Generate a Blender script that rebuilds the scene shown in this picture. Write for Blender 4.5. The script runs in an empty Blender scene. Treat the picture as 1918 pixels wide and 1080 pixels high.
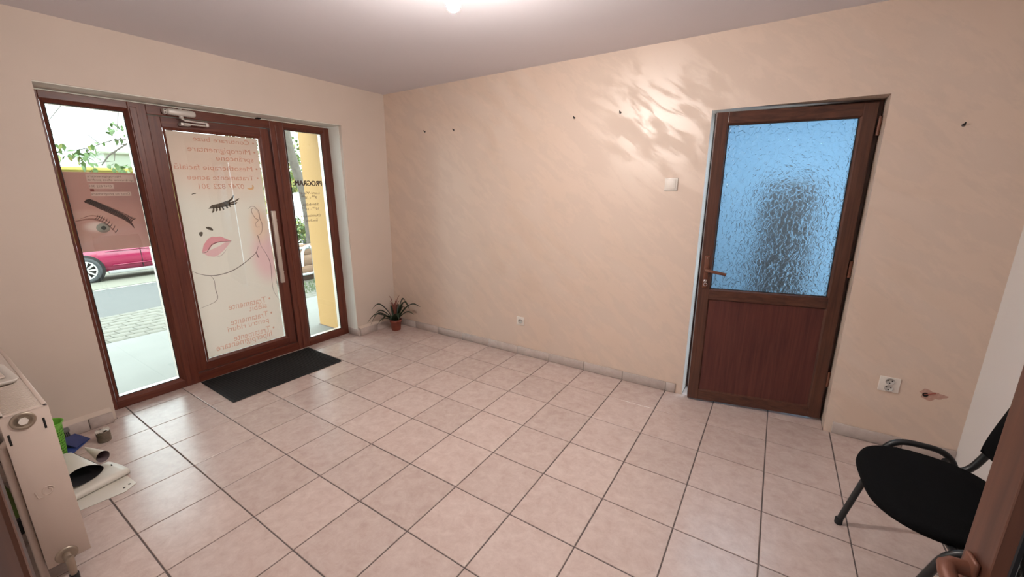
import bpy, bmesh, math, random
from mathutils import Matrix, Vector
rnd = random.Random(7)
PI = math.pi
S = bpy.context.scene
COL = S.collection
T = 0.333                       # floor tile pitch

# ------------------------------------------------------------------ camera, sky, exposure
cam = bpy.data.objects.new('camera', bpy.data.cameras.new('camera'))
COL.objects.link(cam)
R = ((0.8389080884270476, -0.12839877989283602, 0.5289111196540569),
     (0.5442722560183618, 0.19962772698245512, -0.8148107031381591),
     (-0.0009646244657213119, 0.9714229377268427, 0.23735320844216687))
CAM = Vector((0.8825881454652962, -2.9969601977654894, 1.4879906695634129))
M = Matrix(R).to_4x4(); M.translation = CAM
cam.matrix_world = M
cam.data.sensor_width = 36.0
cam.data.lens = 756.1288 / 1918.0 * 36.0
cam.data.clip_start = 0.02
cam.data.clip_end = 300
S.camera = cam

W = bpy.data.worlds.new('overcast_sky'); S.world = W; W.use_nodes = True
wn = W.node_tree.nodes; wl = W.node_tree.links
bg = wn['Background']
tc = wn.new('ShaderNodeTexCoord'); nz = wn.new('ShaderNodeTexNoise'); nz.inputs['Scale'].default_value = 3.0
rp = wn.new('ShaderNodeValToRGB')
rp.color_ramp.elements[0].position = 0.35; rp.color_ramp.elements[0].color = (0.80, 0.95, 1.0, 1)
rp.color_ramp.elements[1].position = 0.7; rp.color_ramp.elements[1].color = (0.95, 1.0, 1.0, 1)
wl.new(tc.outputs['Generated'], nz.inputs['Vector']); wl.new(nz.outputs['Fac'], rp.inputs['Fac']); wl.new(rp.outputs['Color'], bg.inputs['Color'])
bg.inputs['Strength'].default_value = 6.6

BULB_STRENGTH = 2800.0
HALL_WATTS = 12.0
BACK_ROOM_WATTS = 38.0
BACK_WINDOW_WATTS = 40.0
vs = S.view_settings
vs.view_transform = 'Standard'; vs.look = 'None'; vs.exposure = 0.12; vs.gamma = 1.0; vs.use_curve_mapping = False

# ------------------------------------------------------------------ mesh helpers
class MB:
    def __init__(s): s.v = []; s.f = []; s.sm = []; s.M = None
    def add(s, vs_, fs, smooth=False):
        o = len(s.v)
        for p in vs_:
            p = Vector(p)
            s.v.append(s.M @ p if s.M is not None else p)
        for f in fs: s.f.append([i + o for i in f]); s.sm.append(smooth)
    def box(s, x0, x1, y0, y1, z0, z1):
        s.add([(x0,y0,z0),(x1,y0,z0),(x1,y1,z0),(x0,y1,z0),(x0,y0,z1),(x1,y0,z1),(x1,y1,z1),(x0,y1,z1)],
              [(0,3,2,1),(4,5,6,7),(0,1,5,4),(1,2,6,5),(2,3,7,6),(3,0,4,7)])
    def rbox(s, x0, x1, y0, y1, z0, z1, b=0.004, seg=2):
        bm = bmesh.new(); bmesh.ops.create_cube(bm, size=1)
        for v in bm.verts: v.co = Vector(((x0+x1)/2+v.co.x*(x1-x0), (y0+y1)/2+v.co.y*(y1-y0), (z0+z1)/2+v.co.z*(z1-z0)))
        bmesh.ops.bevel(bm, geom=bm.edges[:], offset=b, segments=seg, affect='EDGES', profile=0.5)
        s.frombm(bm, True)
    def frombm(s, bm, smooth=False):
        bm.verts.index_update()
        s.add([v.co.copy() for v in bm.verts], [[v.index for v in f.verts] for f in bm.faces], smooth); bm.free()
    def tube(s, pts, r, n=8, caps=True, smooth=True):
        pts = [Vector(p) for p in pts]; k = len(pts)
        rs = r if isinstance(r, (list, tuple)) else [r]*k
        t0 = (pts[1]-pts[0]).normalized()
        up = Vector((0,0,1)) if abs(t0.z) < 0.9 else Vector((1,0,0))
        nrm = t0.cross(up).normalized(); vs_ = []
        for i in range(k):
            t = ((pts[min(i+1,k-1)]-pts[max(i-1,0)])).normalized()
            nrm = (nrm - t*nrm.dot(t)).normalized(); b = t.cross(nrm)
            for j in range(n):
                a = 2*PI*j/n; vs_.append(pts[i] + (nrm*math.cos(a) + b*math.sin(a))*rs[i])
        fs = [(i*n+j, i*n+(j+1)%n, (i+1)*n+(j+1)%n, (i+1)*n+j) for i in range(k-1) for j in range(n)]
        s.add(vs_, fs, smooth)
        if caps:
            s.add(vs_[:n], [list(range(n))[::-1]]); s.add(vs_[-n:], [list(range(n))])
    def lathe(s, prof, n=24, c=(0,0,0), ax='z', smooth=True, close=False):
        vs_ = []
        for (r, h) in prof:
            for j in range(n):
                a = 2*PI*j/n; p = (r*math.cos(a), r*math.sin(a), h)
                if ax == 'x': p = (h, r*math.cos(a), r*math.sin(a))
                if ax == 'y': p = (r*math.sin(a), h, r*math.cos(a))
                vs_.append((p[0]+c[0], p[1]+c[1], p[2]+c[2]))
        k = len(prof)
        s.add(vs_, [(i*n+j, i*n+(j+1)%n, (i+1)*n+(j+1)%n, (i+1)*n+j) for i in range(k-1) for j in range(n)], smooth)
        if close:
            s.add(vs_[:n], [list(range(n))[::-1]]); s.add(vs_[-n:], [list(range(n))])
    def prism(s, poly, a0, a1, ax='x'):
        # poly of 2D points; extruded along ax
        def P(p, a): return {'x': (a, p[0], p[1]), 'y': (p[0], a, p[1]), 'z': (p[0], p[1], a)}[ax]
        n = len(poly)
        s.add([P(p, a0) for p in poly] + [P(p, a1) for p in poly],
              [list(range(n))[::-1], [n+i for i in range(n)]] + [(i, (i+1)%n, n+(i+1)%n, n+i) for i in range(n)])
    def grid(s, fn, nu, nv, smooth=True):
        vs_ = [fn(i/nu, j/nv) for i in range(nu+1) for j in range(nv+1)]
        s.add(vs_, [(i*(nv+1)+j, (i+1)*(nv+1)+j, (i+1)*(nv+1)+j+1, i*(nv+1)+j+1) for i in range(nu) for j in range(nv)], smooth)
    def mesh(s, name, mat, fix=True):
        me = bpy.data.meshes.new(name)
        me.from_pydata([tuple(v) for v in s.v], [], s.f)
        me.polygons.foreach_set('use_smooth', s.sm)
        if fix:
            bm = bmesh.new(); bm.from_mesh(me); bmesh.ops.recalc_face_normals(bm, faces=bm.faces[:]); bm.to_mesh(me); bm.free()
        if mat: me.materials.append(mat)
        me.update(); return me

def link(name, me, parent=None, loc=None):
    o = bpy.data.objects.new(name, me); COL.objects.link(o)
    if parent is not None: o.parent = parent
    if loc is not None: o.location = loc
    return o
def obj(name, mb, mat, parent=None, loc=None, bevel=None, solid=None, sub=None):
    o = link(name, mb.mesh(name, mat), parent, loc)
    if solid:
        m = o.modifiers.new('solid', 'SOLIDIFY'); m.thickness = solid; m.offset = 0
    if bevel:
        m = o.modifiers.new('bevel', 'BEVEL'); m.width = bevel; m.segments = 2; m.limit_method = 'ANGLE'
    if sub:
        m = o.modifiers.new('sub', 'SUBSURF'); m.levels = sub; m.render_levels = sub
    return o
def tag(o, label, cat, group=None, kind=None):
    if label: o['label'] = label
    if cat: o['category'] = cat
    if group: o['group'] = group
    if kind: o['kind'] = kind
    return o
def thing(name, label, cat, loc=(0,0,0), rz=0, group=None, kind=None):
    o = bpy.data.objects.new(name, None); COL.objects.link(o)
    o.location = loc; o.rotation_euler = (0,0,rz); o.empty_display_size = 0.1
    return tag(o, label, cat, group, kind)

# ------------------------------------------------------------------ materials
def new_mat(name):
    m = bpy.data.materials.new(name); m.use_nodes = True
    return m, m.node_tree.nodes, m.node_tree.links, m.node_tree.nodes['Principled BSDF']
def plain(name, c, rough=0.5, metal=0.0, var=0.08, scale=12.0, bump=0.0, spec=0.5, coat=0.0):
    m, n, l, b = new_mat(name)
    t = n.new('ShaderNodeTexCoord'); z = n.new('ShaderNodeTexNoise'); z.inputs['Scale'].default_value = scale; z.inputs['Detail'].default_value = 4
    l.new(t.outputs['Object'], z.inputs['Vector'])
    mx = n.new('ShaderNodeMix'); mx.data_type = 'RGBA'
    mx.inputs[6].default_value = (*[max(0, k*(1-var)) for k in c], 1); mx.inputs[7].default_value = (*[min(1, k*(1+var)) for k in c], 1)
    l.new(z.outputs['Fac'], mx.inputs[0]); l.new(mx.outputs[2], b.inputs['Base Color'])
    b.inputs['Roughness'].default_value = rough; b.inputs['Metallic'].default_value = metal
    b.inputs['Specular IOR Level'].default_value = spec; b.inputs['Coat Weight'].default_value = coat
    if bump:
        bp = n.new('ShaderNodeBump'); bp.inputs['Strength'].default_value = bump; bp.inputs['Distance'].default_value = 0.002
        l.new(z.outputs['Fac'], bp.inputs['Height']); l.new(bp.outputs['Normal'], b.inputs['Normal'])
    return m
def wood(name, c0, c1, axis='z', rough=0.38):
    m, n, l, b = new_mat(name)
    t = n.new('ShaderNodeTexCoord'); mp = n.new('ShaderNodeMapping')
    mp.inputs['Scale'].default_value = {'z': (60, 60, 3.0), 'x': (3.0, 60, 60), 'y': (60, 3.0, 60)}[axis]
    z = n.new('ShaderNodeTexNoise'); z.inputs['Scale'].default_value = 1.0; z.inputs['Detail'].default_value = 6; z.inputs['Distortion'].default_value = 0.6
    l.new(t.outputs['Object'], mp.inputs['Vector']); l.new(mp.outputs['Vector'], z.inputs['Vector'])
    r = n.new('ShaderNodeValToRGB'); r.color_ramp.elements[0].position = 0.3; r.color_ramp.elements[0].color = (*c0, 1)
    r.color_ramp.elements[1].position = 0.72; r.color_ramp.elements[1].color = (*c1, 1)
    l.new(z.outputs['Fac'], r.inputs['Fac']); l.new(r.outputs['Color'], b.inputs['Base Color'])
    b.inputs['Roughness'].default_value = rough
    bp = n.new('ShaderNodeBump'); bp.inputs['Strength'].default_value = 0.12; bp.inputs['Distance'].default_value = 0.001
    l.new(z.outputs['Fac'], bp.inputs['Height']); l.new(bp.outputs['Normal'], b.inputs['Normal'])
    return m
def glass_clear(name, tint=(0.97,1,0.99)):
    m, n, l, b = new_mat(name); n.remove(b)
    tr = n.new('ShaderNodeBsdfTransparent'); tr.inputs['Color'].default_value = (*tint, 1)
    gl = n.new('ShaderNodeBsdfGlossy'); gl.inputs['Roughness'].default_value = 0.0
    fr = n.new('ShaderNodeFresnel'); fr.inputs['IOR'].default_value = 1.5
    mx = n.new('ShaderNodeMixShader')
    l.new(fr.outputs[0], mx.inputs[0]); l.new(tr.outputs[0], mx.inputs[1]); l.new(gl.outputs[0], mx.inputs[2])
    l.new(mx.outputs[0], n['Material Output'].inputs['Surface'])
    return m
def film(name, c, trans=0.5, see=0.0, c2=None):
    """thin printed vinyl: part diffuse, part translucent, part see-through"""
    m, n, l, b = new_mat(name); n.remove(b)
    d = n.new('ShaderNodeBsdfDiffuse'); t = n.new('ShaderNodeBsdfTranslucent')
    if c2 is None:
        d.inputs['Color'].default_value = (*c, 1); t.inputs['Color'].default_value = (*c, 1)
    else:
        tcx = n.new('ShaderNodeTexCoord'); z = n.new('ShaderNodeTexNoise'); z.inputs['Scale'].default_value = 2.5
        l.new(tcx.outputs['Object'], z.inputs['Vector'])
        mc = n.new('ShaderNodeMix'); mc.data_type = 'RGBA'; mc.inputs[6].default_value = (*c, 1); mc.inputs[7].default_value = (*c2, 1)
        l.new(z.outputs['Fac'], mc.inputs[0]); l.new(mc.outputs[2], d.inputs['Color']); l.new(mc.outputs[2], t.inputs['Color'])
    mx = n.new('ShaderNodeMixShader'); mx.inputs[0].default_value = trans
    l.new(d.outputs[0], mx.inputs[1]); l.new(t.outputs[0], mx.inputs[2])
    out = mx
    if see:
        tp = n.new('ShaderNodeBsdfTransparent'); m2 = n.new('ShaderNodeMixShader'); m2.inputs[0].default_value = see
        l.new(mx.outputs[0], m2.inputs[1]); l.new(tp.outputs[0], m2.inputs[2]); out = m2
    l.new(out.outputs[0], n['Material Output'].inputs['Surface'])
    return m

def ink(name, c):
    """translucent printing ink: a coloured filter over the film"""
    m, n, l, b = new_mat(name); n.remove(b)
    t = n.new('ShaderNodeBsdfTransparent'); t.inputs['Color'].default_value = (*c, 1)
    l.new(t.outputs[0], n['Material Output'].inputs['Surface']); return m
def print_film(name, base, spots, trans, see=0.0):
    """printed film whose soft colour patches (centre y, z, radius y, z, colour) belong to the print"""
    m = film(name, base, trans, see); n, l = m.node_tree.nodes, m.node_tree.links
    d = [k for k in n if k.type == 'BSDF_DIFFUSE'][0]; t = [k for k in n if k.type == 'BSDF_TRANSLUCENT'][0]
    tcx = n.new('ShaderNodeTexCoord'); prev = None
    for (cy, cz, ry, rz, c) in spots:
        mp = n.new('ShaderNodeMapping'); mp.inputs['Scale'].default_value = (0, 1/ry, 1/rz); mp.inputs['Location'].default_value = (0, -cy/ry, -cz/rz)
        l.new(tcx.outputs['Object'], mp.inputs['Vector'])
        mr = n.new('ShaderNodeMapRange'); mr.interpolation_type = 'SMOOTHSTEP'; mr.inputs['From Min'].default_value = 1.0; mr.inputs['From Max'].default_value = 0.35
        if rz < 0.026:      # printed label strip with straight edges
            ab = n.new('ShaderNodeVectorMath'); ab.operation = 'ABSOLUTE'; l.new(mp.outputs['Vector'], ab.inputs[0])
            sx = n.new('ShaderNodeSeparateXYZ'); l.new(ab.outputs[0], sx.inputs[0]); mm = n.new('ShaderNodeMath'); mm.operation = 'MAXIMUM'
            l.new(sx.outputs['Y'], mm.inputs[0]); l.new(sx.outputs['Z'], mm.inputs[1]); l.new(mm.outputs[0], mr.inputs['Value']); mr.inputs['From Max'].default_value = 0.96
        else:
            ln = n.new('ShaderNodeVectorMath'); ln.operation = 'LENGTH'; l.new(mp.outputs['Vector'], ln.inputs[0]); l.new(ln.outputs['Value'], mr.inputs['Value'])
        mx = n.new('ShaderNodeMix'); mx.data_type = 'RGBA'; mx.inputs[7].default_value = (*c, 1)
        if prev is None: mx.inputs[6].default_value = (*base, 1)
        else: l.new(prev, mx.inputs[6])
        l.new(mr.outputs['Result'], mx.inputs[0]); prev = mx.outputs[2]
    l.new(prev, d.inputs['Color']); l.new(prev, t.inputs['Color'])
    return m

def mat_pearl():
    """pearlescent decorative plaster laid on in slanted trowel strokes"""
    m, n, l, b = new_mat('pearl_plaster')
    t = n.new('ShaderNodeTexCoord'); mp = n.new('ShaderNodeMapping'); mp.vector_type = 'POINT'
    mp.inputs['Rotation'].default_value = (0, math.radians(-40), 0)
    sc = n.new('ShaderNodeMapping'); sc.inputs['Scale'].default_value = (1.9, 1.0, 6.0)
    wob = n.new('ShaderNodeTexNoise'); wob.inputs['Scale'].default_value = 1.6; wob.inputs['Detail'].default_value = 2
    l.new(t.outputs['Object'], wob.inputs['Vector'])
    va = n.new('ShaderNodeVectorMath'); va.operation = 'MULTIPLY_ADD'; va.inputs[1].default_value = (0.10, 0.0, 0.10)
    l.new(wob.outputs['Color'], va.inputs[0]); l.new(t.outputs['Object'], va.inputs[2])
    l.new(va.outputs[0], mp.inputs['Vector']); l.new(mp.outputs['Vector'], sc.inputs['Vector'])
    z = n.new('ShaderNodeTexNoise'); z.inputs['Scale'].default_value = 1.3; z.inputs['Detail'].default_value = 9; z.inputs['Roughness'].default_value = 0.68; z.inputs['Distortion'].default_value = 0.25
    l.new(sc.outputs['Vector'], z.inputs['Vector'])
    mask = n.new('ShaderNodeValToRGB'); mask.color_ramp.elements[0].position = 0.47; mask.color_ramp.elements[1].position = 0.54
    l.new(z.outputs['Fac'], mask.inputs['Fac'])
    col = n.new('ShaderNodeMix'); col.data_type = 'RGBA'; col.inputs[6].default_value = (0.675, 0.54, 0.45, 1); col.inputs[7].default_value = (0.675, 0.532, 0.44, 1)
    l.new(mask.outputs['Color'], col.inputs[0]); l.new(col.outputs[2], b.inputs['Base Color'])
    # pearl layer only where the trowel left it
    cw = n.new('ShaderNodeMapRange'); cw.inputs['To Min'].default_value = 0.0; cw.inputs['To Max'].default_value = 1.0
    l.new(mask.outputs['Color'], cw.inputs['Value']); l.new(cw.outputs[0], b.inputs['Coat Weight']); b.inputs['Coat IOR'].default_value = 2.0; b.inputs['Coat Roughness'].default_value = 0.43
    b.inputs['Coat Tint'].default_value = (1.0, 0.97, 0.93, 1)
    b.inputs['Roughness'].default_value = 0.55; b.inputs['Specular IOR Level'].default_value = 0.35
    fz = n.new('ShaderNodeMapping'); fz.inputs['Scale'].default_value = (5.0, 1.0, 60.0); l.new(mp.outputs['Vector'], fz.inputs['Vector'])
    fn = n.new('ShaderNodeTexNoise'); fn.inputs['Scale'].default_value = 1.0; fn.inputs['Detail'].default_value = 5; l.new(fz.outputs['Vector'], fn.inputs['Vector'])
    fb = n.new('ShaderNodeBump'); fb.inputs['Strength'].default_value = 0.16; fb.inputs['Distance'].default_value = 0.0025
    l.new(fn.outputs['Fac'], fb.inputs['Height']); l.new(fb.outputs['Normal'], b.inputs['Coat Normal'])
    bp = n.new('ShaderNodeBump'); bp.inputs['Strength'].default_value = 0.10; bp.inputs['Distance'].default_value = 0.002
    l.new(mask.outputs['Color'], bp.inputs['Height']); l.new(bp.outputs['Normal'], b.inputs['Normal'])
    return m
def mat_tile(name, a, b_, rough=0.27, bump=0.10):
    m, n, l, b = new_mat(name)
    t = n.new('ShaderNodeTexCoord'); oi = n.new('ShaderNodeObjectInfo')
    ml = n.new('ShaderNodeMath'); ml.operation = 'MULTIPLY'; ml.inputs[1].default_value = 31.0
    l.new(oi.outputs['Random'], ml.inputs[0])
    ad = n.new('ShaderNodeVectorMath'); ad.operation = 'ADD'; l.new(t.outputs['Object'], ad.inputs[0]); l.new(ml.outputs[0], ad.inputs[1])
    z = n.new('ShaderNodeTexNoise'); z.inputs['Scale'].default_value = 17; z.inputs['Detail'].default_value = 9; z.inputs['Roughness'].default_value = 0.70; z.inputs['Distortion'].default_value = 0.35
    l.new(ad.outputs[0], z.inputs['Vector'])
    r = n.new('ShaderNodeValToRGB'); r.color_ramp.elements[0].position = 0.32; r.color_ramp.elements[0].color = (*a, 1)
    r.color_ramp.elements[1].position = 0.68; r.color_ramp.elements[1].color = (*b_, 1)
    l.new(z.outputs['Fac'], r.inputs['Fac'])
    hs = n.new('ShaderNodeHueSaturation'); vr = n.new('ShaderNodeMapRange'); vr.inputs['To Min'].default_value = 0.93; vr.inputs['To Max'].default_value = 1.05
    l.new(oi.outputs['Random'], vr.inputs['Value']); l.new(vr.outputs[0], hs.inputs['Value']); l.new(r.outputs['Color'], hs.inputs['Color'])
    l.new(hs.outputs['Color'], b.inputs['Base Color'])
    b.inputs['Roughness'].default_value = rough; b.inputs['Specular IOR Level'].default_value = 0.45
    if bump:
        z2 = n.new('ShaderNodeTexNoise'); z2.inputs['Scale'].default_value = 160; z2.inputs['Detail'].default_value = 2
        l.new(ad.outputs[0], z2.inputs['Vector'])
        bp = n.new('ShaderNodeBump'); bp.inputs['Strength'].default_value = bump; bp.inputs['Distance'].default_value = 0.002
        l.new(z2.outputs['Fac'], bp.inputs['Height']); l.new(bp.outputs['Normal'], b.inputs['Normal'])
    return m
def mat_frost():
    m, n, l, b = new_mat('crackle_glass')
    b.inputs['Base Color'].default_value = (0.45, 0.54, 0.575, 1); b.inputs['Transmission Weight'].default_value = 1.0
    b.inputs['Roughness'].default_value = 0.22; b.inputs['IOR'].default_value = 1.45
    t = n.new('ShaderNodeTexCoord')
    wob = n.new('ShaderNodeTexNoise'); wob.inputs['Scale'].default_value = 30; l.new(t.outputs['Object'], wob.inputs['Vector'])
    va = n.new('ShaderNodeVectorMath'); va.operation = 'MULTIPLY_ADD'; va.inputs[1].default_value = (0.05,0.0,0.05)
    l.new(wob.outputs['Color'], va.inputs[0]); l.new(t.outputs['Object'], va.inputs[2])
    mp = n.new('ShaderNodeMapping'); mp.inputs['Scale'].default_value = (1.0, 1.0, 0.62); l.new(va.outputs[0], mp.inputs['Vector'])
    v = n.new('ShaderNodeTexVoronoi'); v.feature = 'DISTANCE_TO_EDGE'; v.inputs['Scale'].default_value = 42
    l.new(mp.outputs['Vector'], v.inputs['Vector'])
    r = n.new('ShaderNodeValToRGB'); r.color_ramp.elements[0].position = 0.0; r.color_ramp.elements[1].position = 0.16
    l.new(v.outputs['Distance'], r.inputs['Fac'])
    bp = n.new('ShaderNodeBump'); bp.inputs['Strength'].default_value = 0.42; bp.inputs['Distance'].default_value = 0.004
    l.new(r.outputs['Color'], bp.inputs['Height']); l.new(bp.outputs['Normal'], b.inputs['Normal'])
    return m

MT = {}
MT['pearl'] = mat_pearl()
MT['cream'] = plain('cream_paint', (0.68, 0.575, 0.495), 0.75, var=0.05, scale=3, bump=0.05)
MT['white_wall'] = plain('white_paint', (0.74, 0.70, 0.68), 0.8, var=0.03, scale=3, bump=0.05)
MT['reveal'] = plain('reveal_paint', (0.80, 0.775, 0.71), 0.75, var=0.04, scale=4, bump=0.05)
MT['ceiling'] = plain('ceiling_paint', (0.72, 0.685, 0.72), 0.85, var=0.03, scale=2, bump=0.05)
MT['tile'] = mat_tile('floor_tile_glaze', (0.50, 0.38, 0.338), (0.62, 0.505, 0.46))
MT['skirt'] = mat_tile('skirting_tile_glaze', (0.46, 0.38, 0.345), (0.56, 0.48, 0.44), 0.35, 0.03)
MT['grout'] = plain('grout', (0.125, 0.10, 0.095), 0.9, var=0.2, scale=60)
MT['wood'] = wood('brown_foil', (0.085, 0.0175, 0.0105), (0.160, 0.041, 0.021), 'z')
MT['wood_h'] = wood('brown_foil_horizontal', (0.085, 0.0175, 0.0105), (0.160, 0.041, 0.021), 'y')
MT['wood2'] = wood('walnut_foil', (0.055, 0.020, 0.013), (0.120, 0.045, 0.026), 'z')
MT['wood2_h'] = wood('walnut_foil_horizontal', (0.055, 0.020, 0.013), (0.120, 0.045, 0.026), 'x')
MT['panel'] = wood('mahogany_panel', (0.066, 0.0155, 0.013), (0.120, 0.033, 0.024), 'z', 0.42)
MT['gasket'] = plain('black_gasket', (0.012, 0.012, 0.014), 0.6)
MT['glass'] = glass_clear('clear_glass')
MT['frost'] = mat_frost()
MT['black_rubber'] = plain('black_rubber', (0.012, 0.012, 0.013), 0.85, var=0.3, scale=300, bump=0.5)
MT['black_fabric'] = plain('black_fabric', (0.0055, 0.0055, 0.006), 1.0, var=0.35, scale=500, bump=0.4, spec=0.08)
MT['black_metal'] = plain('black_painted_steel', (0.012, 0.013, 0.014), 0.35)
MT['white_plastic'] = plain('white_plastic', (0.74, 0.68, 0.62), 0.4)
MT['socket_grey'] = plain('socket_inset', (0.50, 0.47, 0.44), 0.45)
MT['hole'] = plain('dark_hole', (0.01, 0.008, 0.007), 0.9)
MT['white_enamel'] = plain('white_enamel', (0.56, 0.455, 0.39), 0.35, var=0.03)
MT['alu'] = plain('brushed_aluminium', (0.62, 0.56, 0.50), 0.38, metal=0.6)
MT['chrome'] = plain('chrome', (0.75, 0.75, 0.77), 0.12, metal=1.0)
MT['brass'] = plain('dull_brass', (0.36, 0.30, 0.24), 0.4, metal=0.8)
MT['bronze'] = plain('bronze_handle', (0.15, 0.055, 0.032), 0.42, metal=0.2)
MT['silver_paint'] = plain('silver_painted_metal', (0.62, 0.58, 0.54), 0.4, metal=0.2)
MT['green'] = plain('green_plastic', (0.20, 0.55, 0.07), 0.35, spec=0.5)
MT['blue'] = plain('blue_plastic', (0.035, 0.075, 0.30), 0.4)
MT['grey'] = plain('grey_bristle', (0.16, 0.15, 0.15), 0.9)
MT['vinyl'] = plain('white_vinyl', (0.72, 0.69, 0.62), 0.45, var=0.03, scale=4)
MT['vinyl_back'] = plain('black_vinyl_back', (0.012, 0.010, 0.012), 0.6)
MT['tin'] = plain('tin_can', (0.20, 0.16, 0.12), 0.45, metal=0.35, var=0.25, scale=40)
MT['foil'] = plain('crumpled_foil', (0.60, 0.56, 0.50), 0.45, metal=0.4, bump=0.8, scale=80)
MT['terracotta'] = plain('brown_pot', (0.24, 0.058, 0.036), 0.5)
MT['leaf'] = plain('bromeliad_leaf', (0.016, 0.033, 0.013), 0.4, var=0.4, scale=20)
MT['bract'] = plain('red_bract', (0.26, 0.09, 0.065), 0.5, var=0.3, scale=20)
MT['soil'] = plain('soil', (0.05, 0.03, 0.02), 0.95, var=0.4, scale=40, bump=0.5)
MT['concrete'] = plain('concrete', (0.155, 0.157, 0.142), 0.9, var=0.16, scale=2.2, bump=0.1)
MT['paver'] = mat_tile('paver', (0.095, 0.092, 0.073), (0.14, 0.134, 0.108), 0.9, 0)
MT['asphalt'] = plain('asphalt', (0.066, 0.067, 0.063), 0.95, var=0.10, scale=5, bump=0.2)
MT['roadline'] = plain('road_paint', (0.22, 0.22, 0.20), 0.8)
MT['verge'] = plain('dusty_verge', (0.135, 0.13, 0.098), 0.95, var=0.12, scale=4)
MT['yellow'] = plain('yellow_render', (0.375, 0.222, 0.080), 0.85, var=0.05, scale=5, bump=0.1)
MT['bark'] = plain('bark', (0.085, 0.072, 0.058), 0.95, var=0.55, scale=14, bump=0.8)
MT['leafgreen'] = plain('leaf_green', (0.06, 0.11, 0.024), 0.55, var=0.4, scale=3)
MT['leafyellow'] = plain('leaf_yellow', (0.17, 0.18, 0.042), 0.6, var=0.4, scale=3)
MT['grass'] = plain('grass_green', (0.05, 0.093, 0.02), 0.8, var=0.5, scale=20)
MT['carred'] = plain('pink_red_paint', (0.24, 0.013, 0.050), 0.22, coat=0.6, var=0.03)
MT['carwhite'] = plain('white_car_paint', (0.62, 0.66, 0.68), 0.25, coat=0.5, var=0.02)
MT['carglass'] = plain('dark_car_glass', (0.02, 0.025, 0.03), 0.06, spec=0.8)
MT['tyre'] = plain('tyre', (0.045, 0.048, 0.05), 0.8)
MT['alloy'] = plain('alloy_wheel', (0.60, 0.60, 0.57), 0.35, metal=0.3)
MT['whitesill'] = plain('white_sill', (0.28, 0.28, 0.265), 0.5)
MT['galv'] = plain('galvanised_tube', (0.50, 0.53, 0.55), 0.4, metal=0.5)
MT['brownplank'] = wood('brown_plank', (0.16, 0.09, 0.055), (0.26, 0.16, 0.10), 'y', 0.8)
MT['bluewall'] = plain('pale_blue_paint', (0.48, 0.60, 0.70), 0.8, var=0.03)
MT['greycabinet'] = plain('grey_brown_laminate', (0.15, 0.11, 0.095), 0.6)
MT['bld_yellow'] = plain('yellow_facade', (0.30, 0.247, 0.055), 0.9)
MT['bld_pale'] = plain('pale_green_facade', (0.21, 0.23, 0.19), 0.9)
MT['bld_blue'] = plain('blue_grey_roof', (0.135, 0.20, 0.24), 0.8)

def emissive(name, c, s):
    m, n, l, b = new_mat(name); n.remove(b)
    e = n.new('ShaderNodeEmission'); e.inputs['Color'].default_value = (*c, 1); e.inputs['Strength'].default_value = s
    l.new(e.outputs[0], n['Material Output'].inputs['Surface']); return m

# ------------------------------------------------------------------ room shell
XR, YF, ZC = 1.887, -2.985, 2.418
def XL(z): return -2.672 + 0.027*z          # the entrance wall leans a little
OY0, OY1, OZ = -2.405, -0.512, 2.072        # entrance opening
XF = -2.81                                   # room face of the entrance frame
DX0, DX1, DZ = 0.450, 1.300, 1.974           # inner door opening in the back wall
HX0, HX1, HZ = 0.400, 1.262, 2.02            # doorway the camera stands in

def lean_box(mb, y0, y1, z0, z1, xo=-2.93):
    mb.add([(xo,y0,z0),(XL(z0),y0,z0),(XL(z0),y1,z0),(xo,y1,z0),(xo,y0,z1),(XL(z1),y0,z1),(XL(z1),y1,z1),(xo,y1,z1)],
           [(0,3,2,1),(4,5,6,7),(0,1,5,4),(1,2,6,5),(2,3,7,6),(3,0,4,7)])
b = MB(); lean_box(b, YF-0.14, OY0, -0.1, ZC+0.05); lean_box(b, OY1, 0.24, -0.1, ZC+0.05); lean_box(b, OY0, OY1, OZ, ZC+0.05)
w = obj('wall_left', b, MT['cream']); tag(w, 'smooth cream wall around the brown entrance door and its side windows', 'wall', kind='structure')
b = MB(); b.box(XL(2), XF-0.1, OY1, OY1+0.0, 0, 0) if False else None
# white-painted reveal lining of the entrance opening
b = MB(); b.box(XF-0.02, -2.655, OY1-0.006, OY1+0.001, 0.0, OZ); b.box(XF-0.02, -2.622, OY0, OY1, OZ-0.006, OZ+0.001)
o = obj('reveal_lining', b, MT['reveal'], w)
b = MB()
b.box(-2.9, DX0, 0, 0.24, -0.1, ZC+0.05); b.box(DX1, XR+0.1, 0, 0.24, -0.1, ZC+0.05); b.box(DX0, DX1, 0, 0.24, DZ, ZC+0.05)
w = obj('wall_back', b, MT['pearl']); tag(w, 'long pearly beige plaster wall with slanting trowel strokes', 'wall', kind='structure')
b = MB(); b.box(XR, XR+0.1, YF-0.1, 0.1, -0.1, ZC+0.05)
tag(obj('wall_right', b, MT['white_wall']), 'plain white wall behind the black chair', 'wall', kind='structure')
b = MB(); b.box(-2.9, HX0-0.07, YF-0.14, YF, -0.1, ZC+0.05); b.box(HX1+0.07, XR+0.1, YF-0.14, YF, -0.1, ZC+0.05); b.box(HX0-0.07, HX1+0.07, YF-0.14, YF, HZ+0.06, ZC+0.05)
tag(obj('wall_front', b, MT['white_wall']), 'white wall carrying the radiator', 'wall', kind='structure')
b = MB(); b.box(-2.95, XR+0.1, -5.2, 0.14, ZC, ZC+0.1)
tag(obj('ceiling', b, MT['ceiling']), 'plain white ceiling with one bare bulb', 'ceiling', kind='structure')

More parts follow.
